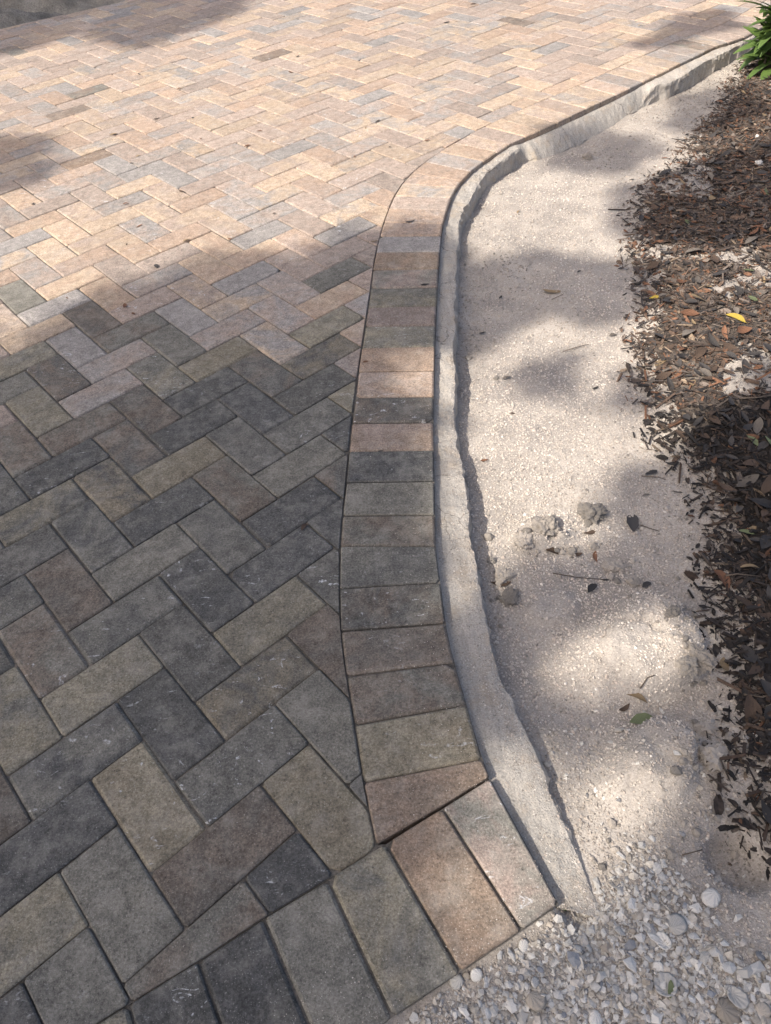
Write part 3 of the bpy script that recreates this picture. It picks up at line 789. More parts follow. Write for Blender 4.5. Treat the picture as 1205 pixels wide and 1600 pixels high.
for n, (px, py, w, fl, mat, lab) in enumerate(ROCKS):
    s = w * 0.5 * mpp(px, py) * 1.15
    x, y, z = place(px, py + w * .15)
    me = rock_mesh(900 + n, 4 if w > 25 else 3, 0.4, fl); me.materials.append(mat)
    o = obj('limestone_clod', me, None, (x, y, z + s * fl * 0.22), (rng.uniform(-.2, .2), rng.uniform(-.2, .2), rng.uniform(0, 6.28)), (s, s * rng.uniform(.75, 1.0), s))
    tag(o, lab, 'stone')

cm = [rock_mesh(700 + i, 1, 0.5, .75) for i in range(5)]
for m_ in cm: m_.materials.append(ROCK)
cm2 = [m_.copy() for m_ in cm]
for m_ in cm2: m_.materials.clear(); m_.materials.append(ROCKD)
rc = np.random.RandomState(303)
CRUMBS = [(1078, 1005, 40, 70, 26, 'at the right rim of the sand mound'), (1085, 1180, 45, 60, 22, 'around the large tan limestone chunk'), (870, 845, 70, 35, 26, 'between the limestone clods'), (985, 905, 60, 25, 12, 'along the upper rim of the sand mound'), (1110, 1290, 40, 40, 14, 'on the lip of the sandy hollow'), (960, 1330, 50, 40, 14, 'where sand meets the shell gravel'), (775, 930, 12, 60, 9, 'in the gap beside the concrete edging')]
for cx, cy, wx, wy, cnt, where in CRUMBS:
    for q in range(cnt):
        px, py = cx + rc.normal(0, .5) * wx, cy + rc.normal(0, .5) * wy
        x, y, z = place(px, py); s = float(np.clip(rc.lognormal(math.log(.0055), .45), .003, .014))
        if not on_soil(np.array([x]), np.array([y]), .01)[0]: continue
        dull = rc.uniform() < .4; me = (cm2 if dull else cm)[rc.randint(5)]
        sz = 'tiny' if s < .0055 else 'small'
        o = obj('sand_crumb', me, None, (x, y, z + s * .25), (rc.uniform(-.5, .5), rc.uniform(-.5, .5), rc.uniform(0, 6.28)), (s, s * rc.uniform(.7, 1), s))
        tag(o, '%s %s crumb of crusted sand %s' % (sz, 'dull grey' if dull else 'tan', where), 'crumb', '%s %s crumbs %s' % (sz, 'grey' if dull else 'tan', where))

# ------------------------------------------------------------------ shells
def cockle_mesh(seed, bowl=False, ribs=10):
    rg = random.Random(seed); NR, NT_ = 5, 40; V = []; F = []
    asp = rg.uniform(.8, 1.05); hgt = rg.uniform(.2, .32)
    for r in range(NR + 1):
        t = r / NR
        for k in range(NT_):
            a = 2 * math.pi * k / NT_
            rad = (0.86 + 0.14 * math.cos(a)) * (1 - 0.10 * math.sin(a) ** 8)
            x = t * rad * math.cos(a) * 1.0 + 0.35 * (t - 1) ; y = t * rad * math.sin(a) * asp
            rib = 0.05 * math.cos(ribs * a) * t
            z = hgt * (1 - t ** 2.1) + rib
            V.append((x, y, z))
    for r in range(NR):
        for k in range(NT_):
            k2 = (k + 1) % NT_
            F.append((r * NT_ + k, (r + 1) * NT_ + k, (r + 1) * NT_ + k2, r * NT_ + k2))
    nv = len(V)
    V += [(x * .9, y * .9, z - .09 if r_i < NR * NT_ else z - .02) for r_i, (x, y, z) in enumerate(V)]
    F += [tuple(nv + i for i in f[::-1]) for f in F]
    for k in range(NT_):
        a = NR * NT_ + k; b = NR * NT_ + (k + 1) % NT_; F.append((a, nv + a, nv + b, b))
    if bowl: V = [(x, -y, hgt - z) for x, y, z in V]
    return mesh('seashell', V, F, None, True)
def shard_geo(rg, n=None):
    n = n or rg.randint(4, 6); P = []
    a0 = rg.uniform(0, 6)
    for k in range(n):
        a = a0 + 2 * math.pi * (k + rg.uniform(-.28, .28)) / n; r = rg.uniform(.7, 1.1)
        P.append((r * math.cos(a), r * math.sin(a) * .72))
    cv = rg.uniform(.15, .5); th = rg.uniform(.14, .26)
    top = [(x, y, cv * (1 - x * x - .5 * y * y)) for x, y in P] + [(0, 0, cv + .05)]
    bot = [(x * .94, y * .94, z - th) for x, y, z in top[:-1]]
    V = top + bot; F = []
    for k in range(n):
        j = (k + 1) % n; F.append((k, j, n)); F.append((k, n + 1 + k, n + 1 + j)); F.append((k, n + 1 + j, j))
    for k in range(1, n - 1): F.append((n + 1, n + 1 + k + 1, n + 1 + k))
    return V, F
cock = [cockle_mesh(i, False) for i in range(4)]; bowl = [cockle_mesh(20 + i, True) for i in range(2)]
shardm = [mesh('shell_shard', *shard_geo(random.Random(40 + i))) for i in range(8)]
def with_mats(lst):
    d = {}
    for key, mat in (('white', SHELLW), ('tan', SHELLT), ('grey', SHELLG)):
        d[key] = []
        for me in lst:
            m2 = me.copy(); m2.materials.clear(); m2.materials.append(mat); d[key].append(m2)
    return d
cock = with_mats(cock); bowl = with_mats(bowl); shardm = with_mats(shardm)
def shell_zone(x, y):
    px, py, ok = PX(x, y, -.03)
    # thick at the lower right corner, thinning upward and to the left
    e = np.interp(px, [600, 720, 800, 880, 940, 1000, 1080, 1150, 1205], [1620, 1560, 1520, 1470, 1395, 1350, 1405, 1500, 1520])
    e2 = py - e + 30 * fbm(x * 22, y * 22, 55, 3)
    return e2
HERO = [(1040, 1545, 40, 'bowl', 'white', 'open white seashell holding a small olive leaf'), (1037, 1474, 30, 'bowl', 'white', 'small round white bowl shell with open hollow'), (1055, 1447, 34, 'cockle', 'white', 'smooth white cockle shell above the round bowl shell'),
 (1112, 1402, 36, 'cockle', 'white', 'ribbed white fan shell lying alone on grey sand'), (1135, 1580, 44, 'cockle', 'tan', 'large tan cockle shell at the shell gravel edge'), (1148, 1558, 36, 'bowl', 'white', 'white cupped shell behind the large tan cockle'),
 (835, 1562, 34, 'cockle', 'tan', 'tan ridged shell near the last paver'), (818, 1480, 22, 'cockle', 'white', 'cream round shell close to the pinkish end paver'), (1048, 1336, 22, 'shard', 'tan', 'pinkish tan shell piece on sandy ground above the gravel'),
 (1152, 1436, 16, 'shard', 'white', 'single white chip on the smooth grey sand'), (1190, 1580, 26, 'cockle', 'tan', 'small amber tan shell beside the large tan cockle'), (968, 1390, 16, 'shard', 'grey', 'blue grey shell chip at the edging end'),
 (985, 1478, 24, 'shard', 'grey', 'slate grey shell piece among white fragments'), (930, 1590, 30, 'cockle', 'white', 'pale cockle shell half buried in gravel'), (1180, 1515, 34, 'shard', 'white', 'broad white broken shell beside smaller shards'),
 (895, 1500, 28, 'shard', 'grey', 'long grey striped shell shard in the thin gravel'), (1085, 1420, 22, 'shard', 'white', 'flat white shell piece under the ribbed fan shell'), (1165, 1520, 30, 'shard', 'white', 'curved white shard beside the broad broken shell'),
 (715, 1533, 24, 'cockle', 'white', 'white shell touching the corner of the olive end paver'), (1117, 1490, 26, 'shard', 'white', 'white angular shell flake in the thick gravel')]
taken = []; HERO_AT = []
SHORT = ['open white shell holding a leaf', 'round white bowl shell', 'smooth white cockle above the bowl shell', 'ribbed white fan shell', 'large tan cockle', 'white cupped shell behind the tan cockle', 'tan ridged shell near the last paver',
 'cream round shell by the pinkish paver', 'pinkish tan shell piece above the gravel', 'single white chip on smooth sand', 'small amber tan shell', 'blue grey chip at the edging end', 'slate grey shell piece', 'pale half buried cockle',
 'broad white broken shell', 'long grey striped shard', 'flat white piece under the fan shell', 'curved white shard by the broad shell', 'white shell at the olive paver corner', 'white angular flake']
for n, (px, py, w, ty, colr, lab) in enumerate(HERO):
    x, y, z = place(px, py); s = w * .5 * mpp(px, py) * 1.1
    me = {'bowl': bowl, 'cockle': cock, 'shard': shardm}[ty][colr]; me = me[n % len(me)]
    o = obj('seashell', me, None, (x, y, z + s * .1 + .001), (rng.uniform(-.25, .25), rng.uniform(-.25, .25), rng.uniform(0, 6.28)), (s, s, s))
    tag(o, lab, 'shell'); taken.append((x, y, s))
    HERO_AT.append((x, y, SHORT[n]))
# individual fragments
cand = []
r2 = np.random.RandomState(31)
sx = r2.uniform(-.15, .75, 60000); sy = r2.uniform(0.05, .6, 60000)
ez = shell_zone(sx, sy); k = vis(sx, sy, -.03, 10) & (ez > -45); k[k] = on_soil(sx[k], sy[k], 0.0)
sx, sy, ez = sx[k], sy[k], ez[k]
occ = list(taken); placed = 0
for x, y, e in zip(sx, sy, ez):
    if placed >= 300: break
    if r2.uniform() > min(1.0, 0.12 + max(e, 0) / 110.0): continue
    s = float(np.clip(r2.lognormal(math.log(.0058), .38), .0038, .0135))
    if any((x - a) ** 2 + (y - b) ** 2 < (0.72 * (s + c)) ** 2 for a, b, c in occ): continue
    occ.append((x, y, s)); placed += 1
    ty = r2.choice(['shard', 'cockle'], p=[.86, .14]); colr = r2.choice(['white', 'tan', 'grey'], p=[.74, .2, .06])
    pool = (shardm if ty == 'shard' else cock)[colr]
    o = obj('shell_fragment' if ty == 'shard' else 'seashell', pool[r2.randint(len(pool))], None, (x, y, float(zsand(x, y)) + s * .22 + .0015), (r2.uniform(-.5, .5), r2.uniform(-.5, .5), r2.uniform(0, 6.28)), (s, s, s * r2.uniform(.8, 1.1)))
    nm = {'white': 'white', 'tan': 'tan', 'grey': 'blue grey'}[colr]
    near_h = min(HERO_AT, key=lambda q: (q[0] - x) ** 2 + (q[1] - y) ** 2); hd = math.hypot(near_h[0] - x, near_h[1] - y)
    if hd < .06: tag(o, 'small %s %s beside the %s' % (nm, 'shell flake' if ty == 'shard' else 'cockle', near_h[2]), 'shell', '%s %s by the %s' % (nm, ty, near_h[2]))
    elif ty == 'shard': tag(o, 'small %s broken shell piece in the shell gravel' % nm, 'shell', '%s shell pieces in the gravel' % nm)
    else: tag(o, 'small %s rounded cockle shell in the shell gravel' % nm, 'shell', '%s small cockles in the gravel' % nm)
# remaining gravel, too many to count
def gravel():
    V, F, T = [], [], []; rg = random.Random(77); protos = [shard_geo(random.Random(200 + i)) for i in range(14)]
    protos = [(np.array(v), f) for v, f in protos]
    r3 = np.random.RandomState(91); x = r3.uniform(-.3, .8, 90000); y = r3.uniform(0.0, .65, 90000)
    e = shell_zone(x, y); k = vis(x, y, -.03, 30) & (r3.uniform(0, 1, len(x)) < np.clip(.05 + (e + 35) / 80., .0, 1) * .8 + .014); k[k] = on_soil(x[k], y[k], .002)
    x, y, e = x[k], y[k], e[k]; z = zsand(x, y); n0 = 0
    pal = np.array([(.58, .55, .50), (.47, .43, .37), (.38, .345, .295), (.31, .305, .30), (.50, .455, .40), (.22, .215, .21)])
    for i in range(min(len(x), 20000)):
        pv, pf = protos[rg.randrange(14)]; s = min(.0105, max(.0022, rg.lognormvariate(math.log(.0033), .45)))
        R = (Matrix.Rotation(rg.uniform(0, 6.28), 3, 'Z') @ Matrix.Rotation(rg.gauss(0, .4), 3, 'X') @ Matrix.Rotation(rg.gauss(0, .4), 3, 'Y'))
        V.append((pv * np.array([s, s, s * .7])) @ np.array(R).T + np.array([x[i], y[i], z[i] + s * .12 + .0005]))
        F += [tuple(n0 + a for a in f) for f in pf]; n0 += len(pv)
        c = pal[rg.choices(range(6), [40, 22, 16, 4, 16, 2])[0]] * rg.uniform(.85, 1.08); T.append(np.repeat(c[None], len(pv), 0))
    V = np.concatenate(V); me = mesh('shell_gravel', V, F, SHARD)
    a = me.attributes.new('tint', 'FLOAT_COLOR', 'POINT'); arr = np.ones((len(V), 4), np.float32); arr[:, :3] = np.concatenate(T); a.data.foreach_set('color', arr.ravel())
    print('gravel', len(x)); return me
o = obj('shell_gravel', gravel()); tag(o, 'fine crushed shell gravel beside the end pavers', 'gravel', kind='stuff')

# ------------------------------------------------------------------ fallen leaves
def leaf_mesh(seed, mat, wid=.46, curl=.25):
    rg = random.Random(seed); V, F = [], []; N = 6; cr = curl * rg.uniform(-.7, 1.2); cx = rg.uniform(.05, .5); tw = rg.uniform(-.5, .5); bend = rg.uniform(-.25, .25)
    for k in range(N + 1):
        t = k / N; x = t * 2 - 1
        w = wid * (math.sin(math.pi * min(1, max(0, .02 + t * .97))) ** .7) * (1 + .12 * rg.uniform(-1, 1)) + .012
        for q in (-1, -.45, 0, .45, 1):
            yy = q * w; z = cr * (x * x) + cx * (abs(q) ** 1.5) * w * .9 + tw * x * yy * .6
            V.append((x, yy + bend * (x * x - .5), z + rg.uniform(-.012, .012)))
    for k in range(N):
        for q in range(4): F.append((k * 5 + q, (k + 1) * 5 + q, (k + 1) * 5 + q + 1, k * 5 + q + 1))
    b = len(V); V += [(-1.0, bend * .5 + .02, cr), (-1.0, bend * .5 - .02, cr), (-1.35, bend * .7, cr + .05)]; F.append((b, b + 1, b + 2))
    mz = min(v[2] for v in V); V = [(x, y, z - mz) for x, y, z in V]
    return mesh('fallen_leaf', V, F, mat, True)
LM = {c: [leaf_mesh(hash_i * 13 + ci * 101, m, .30 + .06 * (hash_i % 4)) for hash_i in range(5)] for ci, (c, m) in enumerate(LEAF.items())}
def put_leaf(x, y, z, s, c, rz, tilt=.15, name='fallen_leaf'):
    return obj(name, rng.choice(LM[c]), None, (x, y, z), (rng.uniform(-tilt, tilt), rng.uniform(-tilt, tilt), rz), (s, s, s))
ONPAV = [(476, 824, 16, 'brown', .9, 'small brown leaf lying on the grey driveway pavers'), (641, 347, 16, 'charcoal', .1, 'dark leaf on the border pavers at the start of the bend'), (664, 446, 14, 'charcoal', .0, 'dark leaf on the outer edge of the border pavers'),
 (572, 566, 9, 'rust', .0, 'tiny red brown leaf on a border paver'), (595, 706, 9, 'charcoal', .1, 'tiny dark leaf in the joint between two border pavers'), (178, 210, 12, 'tan', .2, 'tiny tan leaf on the sunlit driveway'), (245, 186, 9, 'brown', .6, 'tiny brown leaf far out on the sunlit driveway'),
 (197, 319, 9, 'rust', .2, 'tiny orange leaf on a sunlit driveway paver'), (740, 7, 10, 'brown', .1, 'small brown leaf at the far end of the driveway'), (698, 36, 12, 'charcoal', .5, 'dark leaf far along the driveway'), (292, 376, 12, 'tan', .4, 'curled tan leaf on a pale driveway paver'),
 (585, 378, 12, 'tan', .1, 'tan leaf where driveway and border pavers meet')]
for px, py, w, c, rz, lab in ONPAV:
    g = G(px, py); s = w * .5 * float(np.hypot(*(G(px + 1, py) - g)))
    tag(put_leaf(g[0], g[1], .0015, s, c, rz, .05), lab, 'leaf')
rb = np.random.RandomState(515)
for q in range(46):
    px, py = rb.uniform(20, 1100), 30 + 480 * rb.uniform() ** 1.3
    g = G(px, py)
    if not inpoly(np.array([g[0]]), np.array([g[1]]), FIELD)[0]: continue
    c = ['brown', 'tan', 'rust', 'charcoal'][rb.randint(4)]; s = rb.uniform(.006, .014)
    where = 'in the tree shade' if py < 75 and px < 400 else 'on the sunlit herringbone pavers'
    tag(put_leaf(g[0], g[1], .0015, s, c, rb.uniform(0, 6.28), .1), 'tiny %s leaf bit %s' % ({'brown': 'brown', 'tan': 'tan', 'rust': 'rust red', 'charcoal': 'black'}[c], where), 'leaf', '%s leaf bits %s' % (c, where))
ONSAND = [(862, 458, 30, 'tan', -.2, 'tan curled leaf on the sand in a shadow band'), (988, 818, 42, 'charcoal', 1.3, 'black leaf lying alone on the shaded sand'), (1018, 740, 26, 'charcoal', .4, 'black leaf with a thin twig on the sand'),
 (1004, 1126, 42, 'olive', .02, 'olive green oval leaf on the sand below the mound'), (995, 1090, 36, 'tan', -.6, 'tan torn leaf above the olive green leaf'), (975, 1108, 24, 'brown', .5, 'brown leaf bit left of the olive green leaf'),
 (925, 920, 26, 'charcoal', .8, 'black torn leaf at the upper rim of the sand mound'), (946, 908, 12, 'charcoal', .0, 'tiny black leaf bit beside the torn black leaf'), (922, 833, 26, 'brown', .3, 'red brown leaf tucked under a limestone lump'), (930, 872, 24, 'rust', 1.4, 'rust coloured leaf leaning on a limestone lump'),
 (862, 856, 26, 'brown', -.5, 'dark red leaf among the pale clods'), (783, 913, 34, 'brown', -.2, 'brown cupped leaf wedged by the grey stone and edging'), (903, 868, 16, 'brown', .2, 'small brown leaf bit between clods'), (757, 721, 12, 'rust', .0, 'small rust leaf on sunlit sand beside the edging'),
 (754, 522, 11, 'charcoal', .1, 'small dark leaf bit on sand near the edging'), (782, 466, 12, 'charcoal', .9, 'dark leaf sliver on the sand near the shadow band'), (801, 647, 9, 'brown', .1, 'tiny brown leaf bit on sunlit sand'), (930, 608, 14, 'charcoal', .5, 'small black leaf on the sand'),
 (958, 525, 14, 'grey', .2, 'small grey leaf on the sand near the mulch edge'), (792, 572+20, 16, 'grey', .3, 'grey leaf bit in a small shadow on the sand'), (1050, 725, 22, 'charcoal', -.1, 'thin black sliver of leaf on the sand'), (1010, 775, 14, 'grey', .0, 'faint grey leaf bit above the lone black leaf'),
 (1150, 181, 22, 'charcoal', .2, 'black oval leaf on the sand below the green bush'), (1038, 248, 11, 'rust', .0, 'tiny rust leaf on sand beyond the shadow'), (987, 282, 9, 'charcoal', .0, 'tiny dark leaf in the far shadow band'), (980, 327, 16, 'brown', .3, 'brown leaf bit in the faint shadow by the mulch'),
 (810, 332, 11, 'tan', .9, 'tiny tan leaf on bright sand in the bend'), (885, 1417, 22, 'green', .9, 'small bright green leaf at the corner of the end paver'), (1046, 1548, 26, 'olive', 1.2, 'olive leaf resting inside the open white shell'), (1132, 1040, 28, 'tan', 1.4, 'tan leaf standing beside the broken limestone chunk'),
 (1075, 500, 10, 'rust', .1, 'tiny rust leaf bit on a sandy patch'), (970, 421, 14, 'charcoal', .5, 'black ragged leaf near the mulch edge'), (905, 425, 8, 'charcoal', .5, 'tiny dark speck of leaf in the wide shadow band'), (1010, 915, 20, 'charcoal', .5, 'dark leaf bit beside a tan clod')]
for px, py, w, c, rz, lab in ONSAND:
    x, y, z = place(px, py); s = w * .5 * mpp(px, py)
    lift = .003 + (.006 if 'resting inside' in lab else 0)
    tag(put_leaf(x, y, z + lift, s, c, rz), lab, 'leaf')
# leaf litter: individual leaves in the mulch bed
r4 = np.random.RandomState(17)
mx = r4.uniform(.45, 2.3, 40000); my = r4.uniform(.25, 4.2, 40000)
mi = mulch_in(mx, my)
k = vis(mx, my, -.03, 12) & (mi > -.02); k[k] = on_soil(mx[k], my[k], .04)
mx, my, mi = mx[k], my[k], mi[k]
names = {'charcoal': 'charcoal black', 'brown': 'dark brown', 'rust': 'orange rust', 'grey': 'dull grey brown', 'tan': 'light tan', 'yellow': 'bright yellow', 'olive': 'olive green'}
occ = []; n_leaf = 0; bl0 = G(1222, 118, -.03)
for x, y, m_ in zip(mx, my, mi):
    if n_leaf >= 295: break
    patch = fbm(x * 4.2, y * 4.2, 63, 3)
    dark = y < 1.38
    dens = (0.9 if dark else 0.75) * sstep(-.03, .08, m_) * (0.35 if (patch > .44 and not dark) else 1)
    if r4.uniform() > dens: continue
    # nearer litter shows larger: favour it
    if r4.uniform() > np.clip(1.25 / y ** 1.2, .12, 1): continue
    s = r4.uniform(.014, .031) if y < 1.25 else r4.uniform(.012, .028)
    if any((x - a) ** 2 + (y - b) ** 2 < (.45 * (s + c)) ** 2 for a, b, c in occ): continue
    occ.append((x, y, s)); n_leaf += 1
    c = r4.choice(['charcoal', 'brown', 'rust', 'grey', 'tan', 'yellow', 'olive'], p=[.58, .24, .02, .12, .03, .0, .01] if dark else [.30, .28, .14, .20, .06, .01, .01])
    o = put_leaf(x, y, float(zsand(x, y)) + r4.uniform(.005, .015), s, c, r4.uniform(0, 6.28), .38)
    size = 'small' if s < .021 else ('large' if s > .029 else 'medium')
    bd = math.hypot(x - bl0[0], y - bl0[1])
    zone = 'under the green bush' if bd < .75 else ('at the sandy rim of the litter' if m_ < .05 else ('in the deep dark litter' if dark else ('on a sandy patch in the litter' if patch > .44 else ('in the sunlit litter below the shadow' if y < 2.05 else 'in the shaded litter'))))
    lab = '%s %s fallen leaf %s' % (size, names[c], zone)
    tag(o, lab, 'leaf', '%s %s leaves %s' % (size, names[c], zone))
print('litter leaves', n_leaf)
# small litter that nobody could count
def litter():
    protos = []
    for i in range(10):
        rg = random.Random(300 + i)
        if i < 5:
            L, w, h = (1.9, rg.uniform(.09, .2), rg.uniform(.05, .1)) if i < 3 else (1, rg.uniform(.2, .5), rg.uniform(.1, .2))
            v = np.array([(sx_ * L * rg.uniform(.8, 1.1), sy_ * w * rg.uniform(.6, 1.1), sz_ * h) for sx_ in (-1, 1) for sy_ in (-1, 1) for sz_ in (-1, 1)])
            f = [(0, 1, 3, 2), (4, 6, 7, 5), (0, 4, 5, 1), (2, 3, 7, 6), (0, 2, 6, 4), (1, 5, 7, 3)]
        else:
            v = []; f = []
            for kk in range(4):
                t = kk / 3; w = .45 * math.sin(math.pi * (.1 + .8 * t)) + .05
                for q in (-1, 0, 1): v.append((t * 2 - 1, q * w, .25 * (t * 2 - 1) ** 2 * rg.uniform(-1, 1) + .25 * abs(q) * w + rg.uniform(-.05, .05)))
            v = np.array(v); f = [(kk * 3 + q, kk * 3 + 3 + q, kk * 3 + 4 + q, kk * 3 + 1 + q) for kk in range(3) for q in range(2)]
        protos.append((np.array(v), f))
    r5 = np.random.RandomState(29); n = 190000
    x = r5.uniform(.4, 2.5, n); y = r5.uniform(.1, 4.4, n); m_ = mulch_in(x, y)
    patch = fbm(x * 4.2, y * 4.2, 63, 3)
    dens = sstep(-.09, np.where(y < 1.38, .03, .09), m_) * np.where((patch > .44) & (y > 1.4), .3, 1.0) * np.clip(2.2 / y ** .8, .4, 1)
    k = vis(x, y, -.03, 40) & (r5.uniform(0, 1, n) < dens); k[k] = on_soil(x[k], y[k], .02)
    x, y = x[k][:52000], y[k][:52000]; z = zsand(x, y); V = []; F = []; T = []; n0 = 0; rg = random.Random(4)
    pal = np.array([(.038, .034, .032), (.07, .054, .045), (.12, .082, .06), (.19, .10, .06), (.16, .13, .108), (.25, .19, .135), (.052, .044, .040)])
    for i in range(len(x)):
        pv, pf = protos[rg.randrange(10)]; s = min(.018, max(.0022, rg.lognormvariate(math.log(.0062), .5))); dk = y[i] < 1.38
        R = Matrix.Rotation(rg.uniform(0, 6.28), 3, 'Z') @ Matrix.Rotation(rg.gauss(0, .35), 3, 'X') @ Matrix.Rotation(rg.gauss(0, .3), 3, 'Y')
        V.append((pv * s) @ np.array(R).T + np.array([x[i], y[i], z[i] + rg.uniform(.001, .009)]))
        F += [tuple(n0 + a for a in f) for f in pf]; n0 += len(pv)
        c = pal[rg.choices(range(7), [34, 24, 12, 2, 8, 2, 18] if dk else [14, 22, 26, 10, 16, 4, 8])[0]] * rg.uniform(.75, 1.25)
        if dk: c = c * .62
        T.append(np.repeat(c[None], len(pv), 0))
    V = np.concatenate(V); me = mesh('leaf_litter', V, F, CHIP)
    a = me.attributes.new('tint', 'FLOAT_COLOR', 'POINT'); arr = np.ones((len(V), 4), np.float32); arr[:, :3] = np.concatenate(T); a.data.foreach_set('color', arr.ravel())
    print('litter', len(x)); return me
o = obj('leaf_litter', litter()); tag(o, 'dark crumbled leaf litter and bark chips covering the bed', 'mulch', kind='stuff')
# soil sheet under the litter, a little above the sand
DIRTB = grit_material('mulch_soil_dark', (0.035, 0.030, 0.027), (0.018, 0.016, 0.015), 14.0, 220.0, 0.95, 0.006)  # darker soil colour for the near stretch of the bed
def soil():
    st = .02; X, Y = np.meshgrid(np.arange(.4, 3.2, st), np.arange(-.2, 5.0, st), indexing='ij')
    m_ = mulch_in(X, Y); patch = fbm(X * 4.2, Y * 4.2, 63, 3)
    keep = (m_ > .03) & on_soil(X.ravel(), Y.ravel(), .05).reshape(X.shape) & ~((patch > .43) & (Y > 1.4))
    Z = zsand(X, Y, False) + .0045; n, m = X.shape; idx = np.arange(n * m).reshape(n, m)
    k = keep[:-1, :-1] & keep[1:, :-1] & keep[:-1, 1:] & keep[1:, 1:]
    F = np.stack([idx[:-1, :-1][k], idx[1:, :-1][k], idx[1:, 1:][k], idx[:-1, 1:][k]], 1)
    used = np.unique(F); mp = np.full(n * m, -1); mp[used] = np.arange(len(used))
    return np.stack([X.ravel()[used], Y.ravel()[used], Z.ravel()[used]], 1), mp[F]
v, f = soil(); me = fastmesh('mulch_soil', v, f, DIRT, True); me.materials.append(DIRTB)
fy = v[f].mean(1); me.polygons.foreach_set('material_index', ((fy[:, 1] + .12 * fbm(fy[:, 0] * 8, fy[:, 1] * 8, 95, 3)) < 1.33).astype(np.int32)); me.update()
o = obj('mulch_soil', me); tag(o, kind='structure')

# ------------------------------------------------------------------ twigs
def tube(pts, r0, r1, mat, name, seg=6):
    V, F = [], []; n = len(pts)
    for i, p in enumerate(pts):
        d = Vector(pts[min(i + 1, n - 1)]) - Vector(pts[max(i - 1, 0)]); q = d.to_track_quat('Z', 'Y'); r = r0 + (r1 - r0) * i / (n - 1)
        for k in range(seg):
            a = 2 * math.pi * k / seg; V.append(tuple(Vector(p) + q @ Vector((r * math.cos(a), r * math.sin(a), 0))))
    for i in range(n - 1):
        for k in range(seg): F.append((i * seg + k, i * seg + (k + 1) % seg, (i + 1) * seg + (k + 1) % seg, (i + 1) * seg + k))
    F.append(tuple(range(seg))[::-1]); F.append(tuple((n - 1) * seg + k for k in range(seg)))
    return mesh(name, V, F, mat, True)
TW = [([(864, 898), (905, 905), (945, 908)], 'thin dark twig across the sand above the mound'), ([(1002, 746), (1030, 748), (1040, 752)], 'thin straight twig under the black leaf on the sand'), ([(1000, 823), (1030, 832)], 'short dark twig beside the lone black leaf'),
 ([(1076, 275), (1095, 290), (1112, 312)], 'pale bent twig in the shaded mulch'), ([(1000, 305), (1030, 310), (1060, 316)], 'straight pale twig on the shaded mulch edge'), ([(1145, 395), (1175, 403), (1205, 410)], 'long dark stick in the sunlit mulch'),
 ([(1155, 628), (1180, 627), (1215, 622)], 'dark stick lying across the lower mulch'), ([(1160, 1090), (1185, 1094), (1215, 1090)], 'grey brown stick poking out of the dark litter'), ([(1005, 445), (1012, 430), (1020, 418)], 'short grey stick at the mulch edge'),
 ([(1000, 1078), (1010, 1064), (1022, 1058)], 'fine twig above the tan torn leaf'), ([(1065, 1338), (1095, 1332)], 'fine dark twig on the grey sand by the hollow'), ([(880, 552), (900, 545), (920, 540)], 'hair thin twig on the sunlit sand'),
 ([(1132, 905), (1150, 902), (1185, 906)], 'dark twig at the edge of the dark litter'), ([(862, 470), (880, 462)], 'tiny twig beside the tan curled leaf')]
for n, (pts, lab) in enumerate(TW):
    P = []
    for px, py in pts:
        x, y, z = place(px, py); P.append((x, y, z + .005 + (.006 if px > 1070 else 0)))
    o = obj('twig', tube(P, .0022 if px > 1140 else .0012, .0008, TWIG, 'twig')); tag(o, lab, 'twig')

# ------------------------------------------------------------------ bush at the far end of the edging
def lance_mesh(seed, mat):
    rg = random.Random(seed); V, F = [], []; N = 6; dr = rg.uniform(.15, .45); wid = rg.uniform(.10, .17)
    for k in range(N + 1):
        t = k / N; w = wid * math.sin(math.pi * min(1, .08 + .9 * t)) ** .8 + .004
        for q in (-1, 0, 1): V.append((t, q * w, -dr * t * t + .35 * w * abs(q)))
    for k in range(N):
        for q in range(2): F.append((k * 3 + q, k * 3 + 3 + q, k * 3 + 4 + q, k * 3 + 1 + q))
    return mesh('leaf', V, F, mat, True)
lances = [lance_mesh(i, FOL_BUSH) for i in range(6)]
def bush(loc, n_stems, n_leaf, spread, height, leafL, label, name, cat, meshes, lean=(0, 0), seed=1, per=True, bark=TWIG):
    rg = random.Random(seed); root = empty(name, loc); tag(root, label, cat)
    tips = []
    for s in range(n_stems):
        a = rg.uniform(0, 6.28); rr = spread * math.sqrt(rg.uniform(0.02, 1)); h = height * rg.uniform(.6, 1.05)
        tip = (rr * math.cos(a) + lean[0], rr * math.sin(a) + lean[1], h); mid = (tip[0] * .45, tip[1] * .45, h * .55)
        b = (rg.uniform(-.04, .04), rg.uniform(-.04, .04), -.02)
        obj('stem', tube([b, mid, tip], .006, .002, bark, 'stem', 5), root); tips.append((b, mid, tip))
    for n in range(n_leaf):
        b, m_, t_ = tips[n % n_stems]; u = rg.uniform(.12, 1.0)
        p = [(1 - u) ** 2 * b[i] + 2 * u * (1 - u) * m_[i] + u * u * t_[i] for i in range(3)]
        a = rg.uniform(0, 6.28); L = leafL * rg.uniform(.65, 1.15)
        obj('leaf', rg.choice(meshes), root, p, (rg.uniform(-.3, .3), rg.uniform(-1.1, .35), a), (L, L, L))
    return root
bl = G(1200, 108, -.05)
bush((bl[0], bl[1], float(zsand(bl[0], bl[1]))), 30, 296, .21, .44, .135, 'leafy green bush with narrow leaves overhanging the far end of the edging', 'leafy_bush', 'bush', lances, (0.02, -.02), 3)
darkl = [lance_mesh(30 + i, FOL_DARK) for i in range(4)]

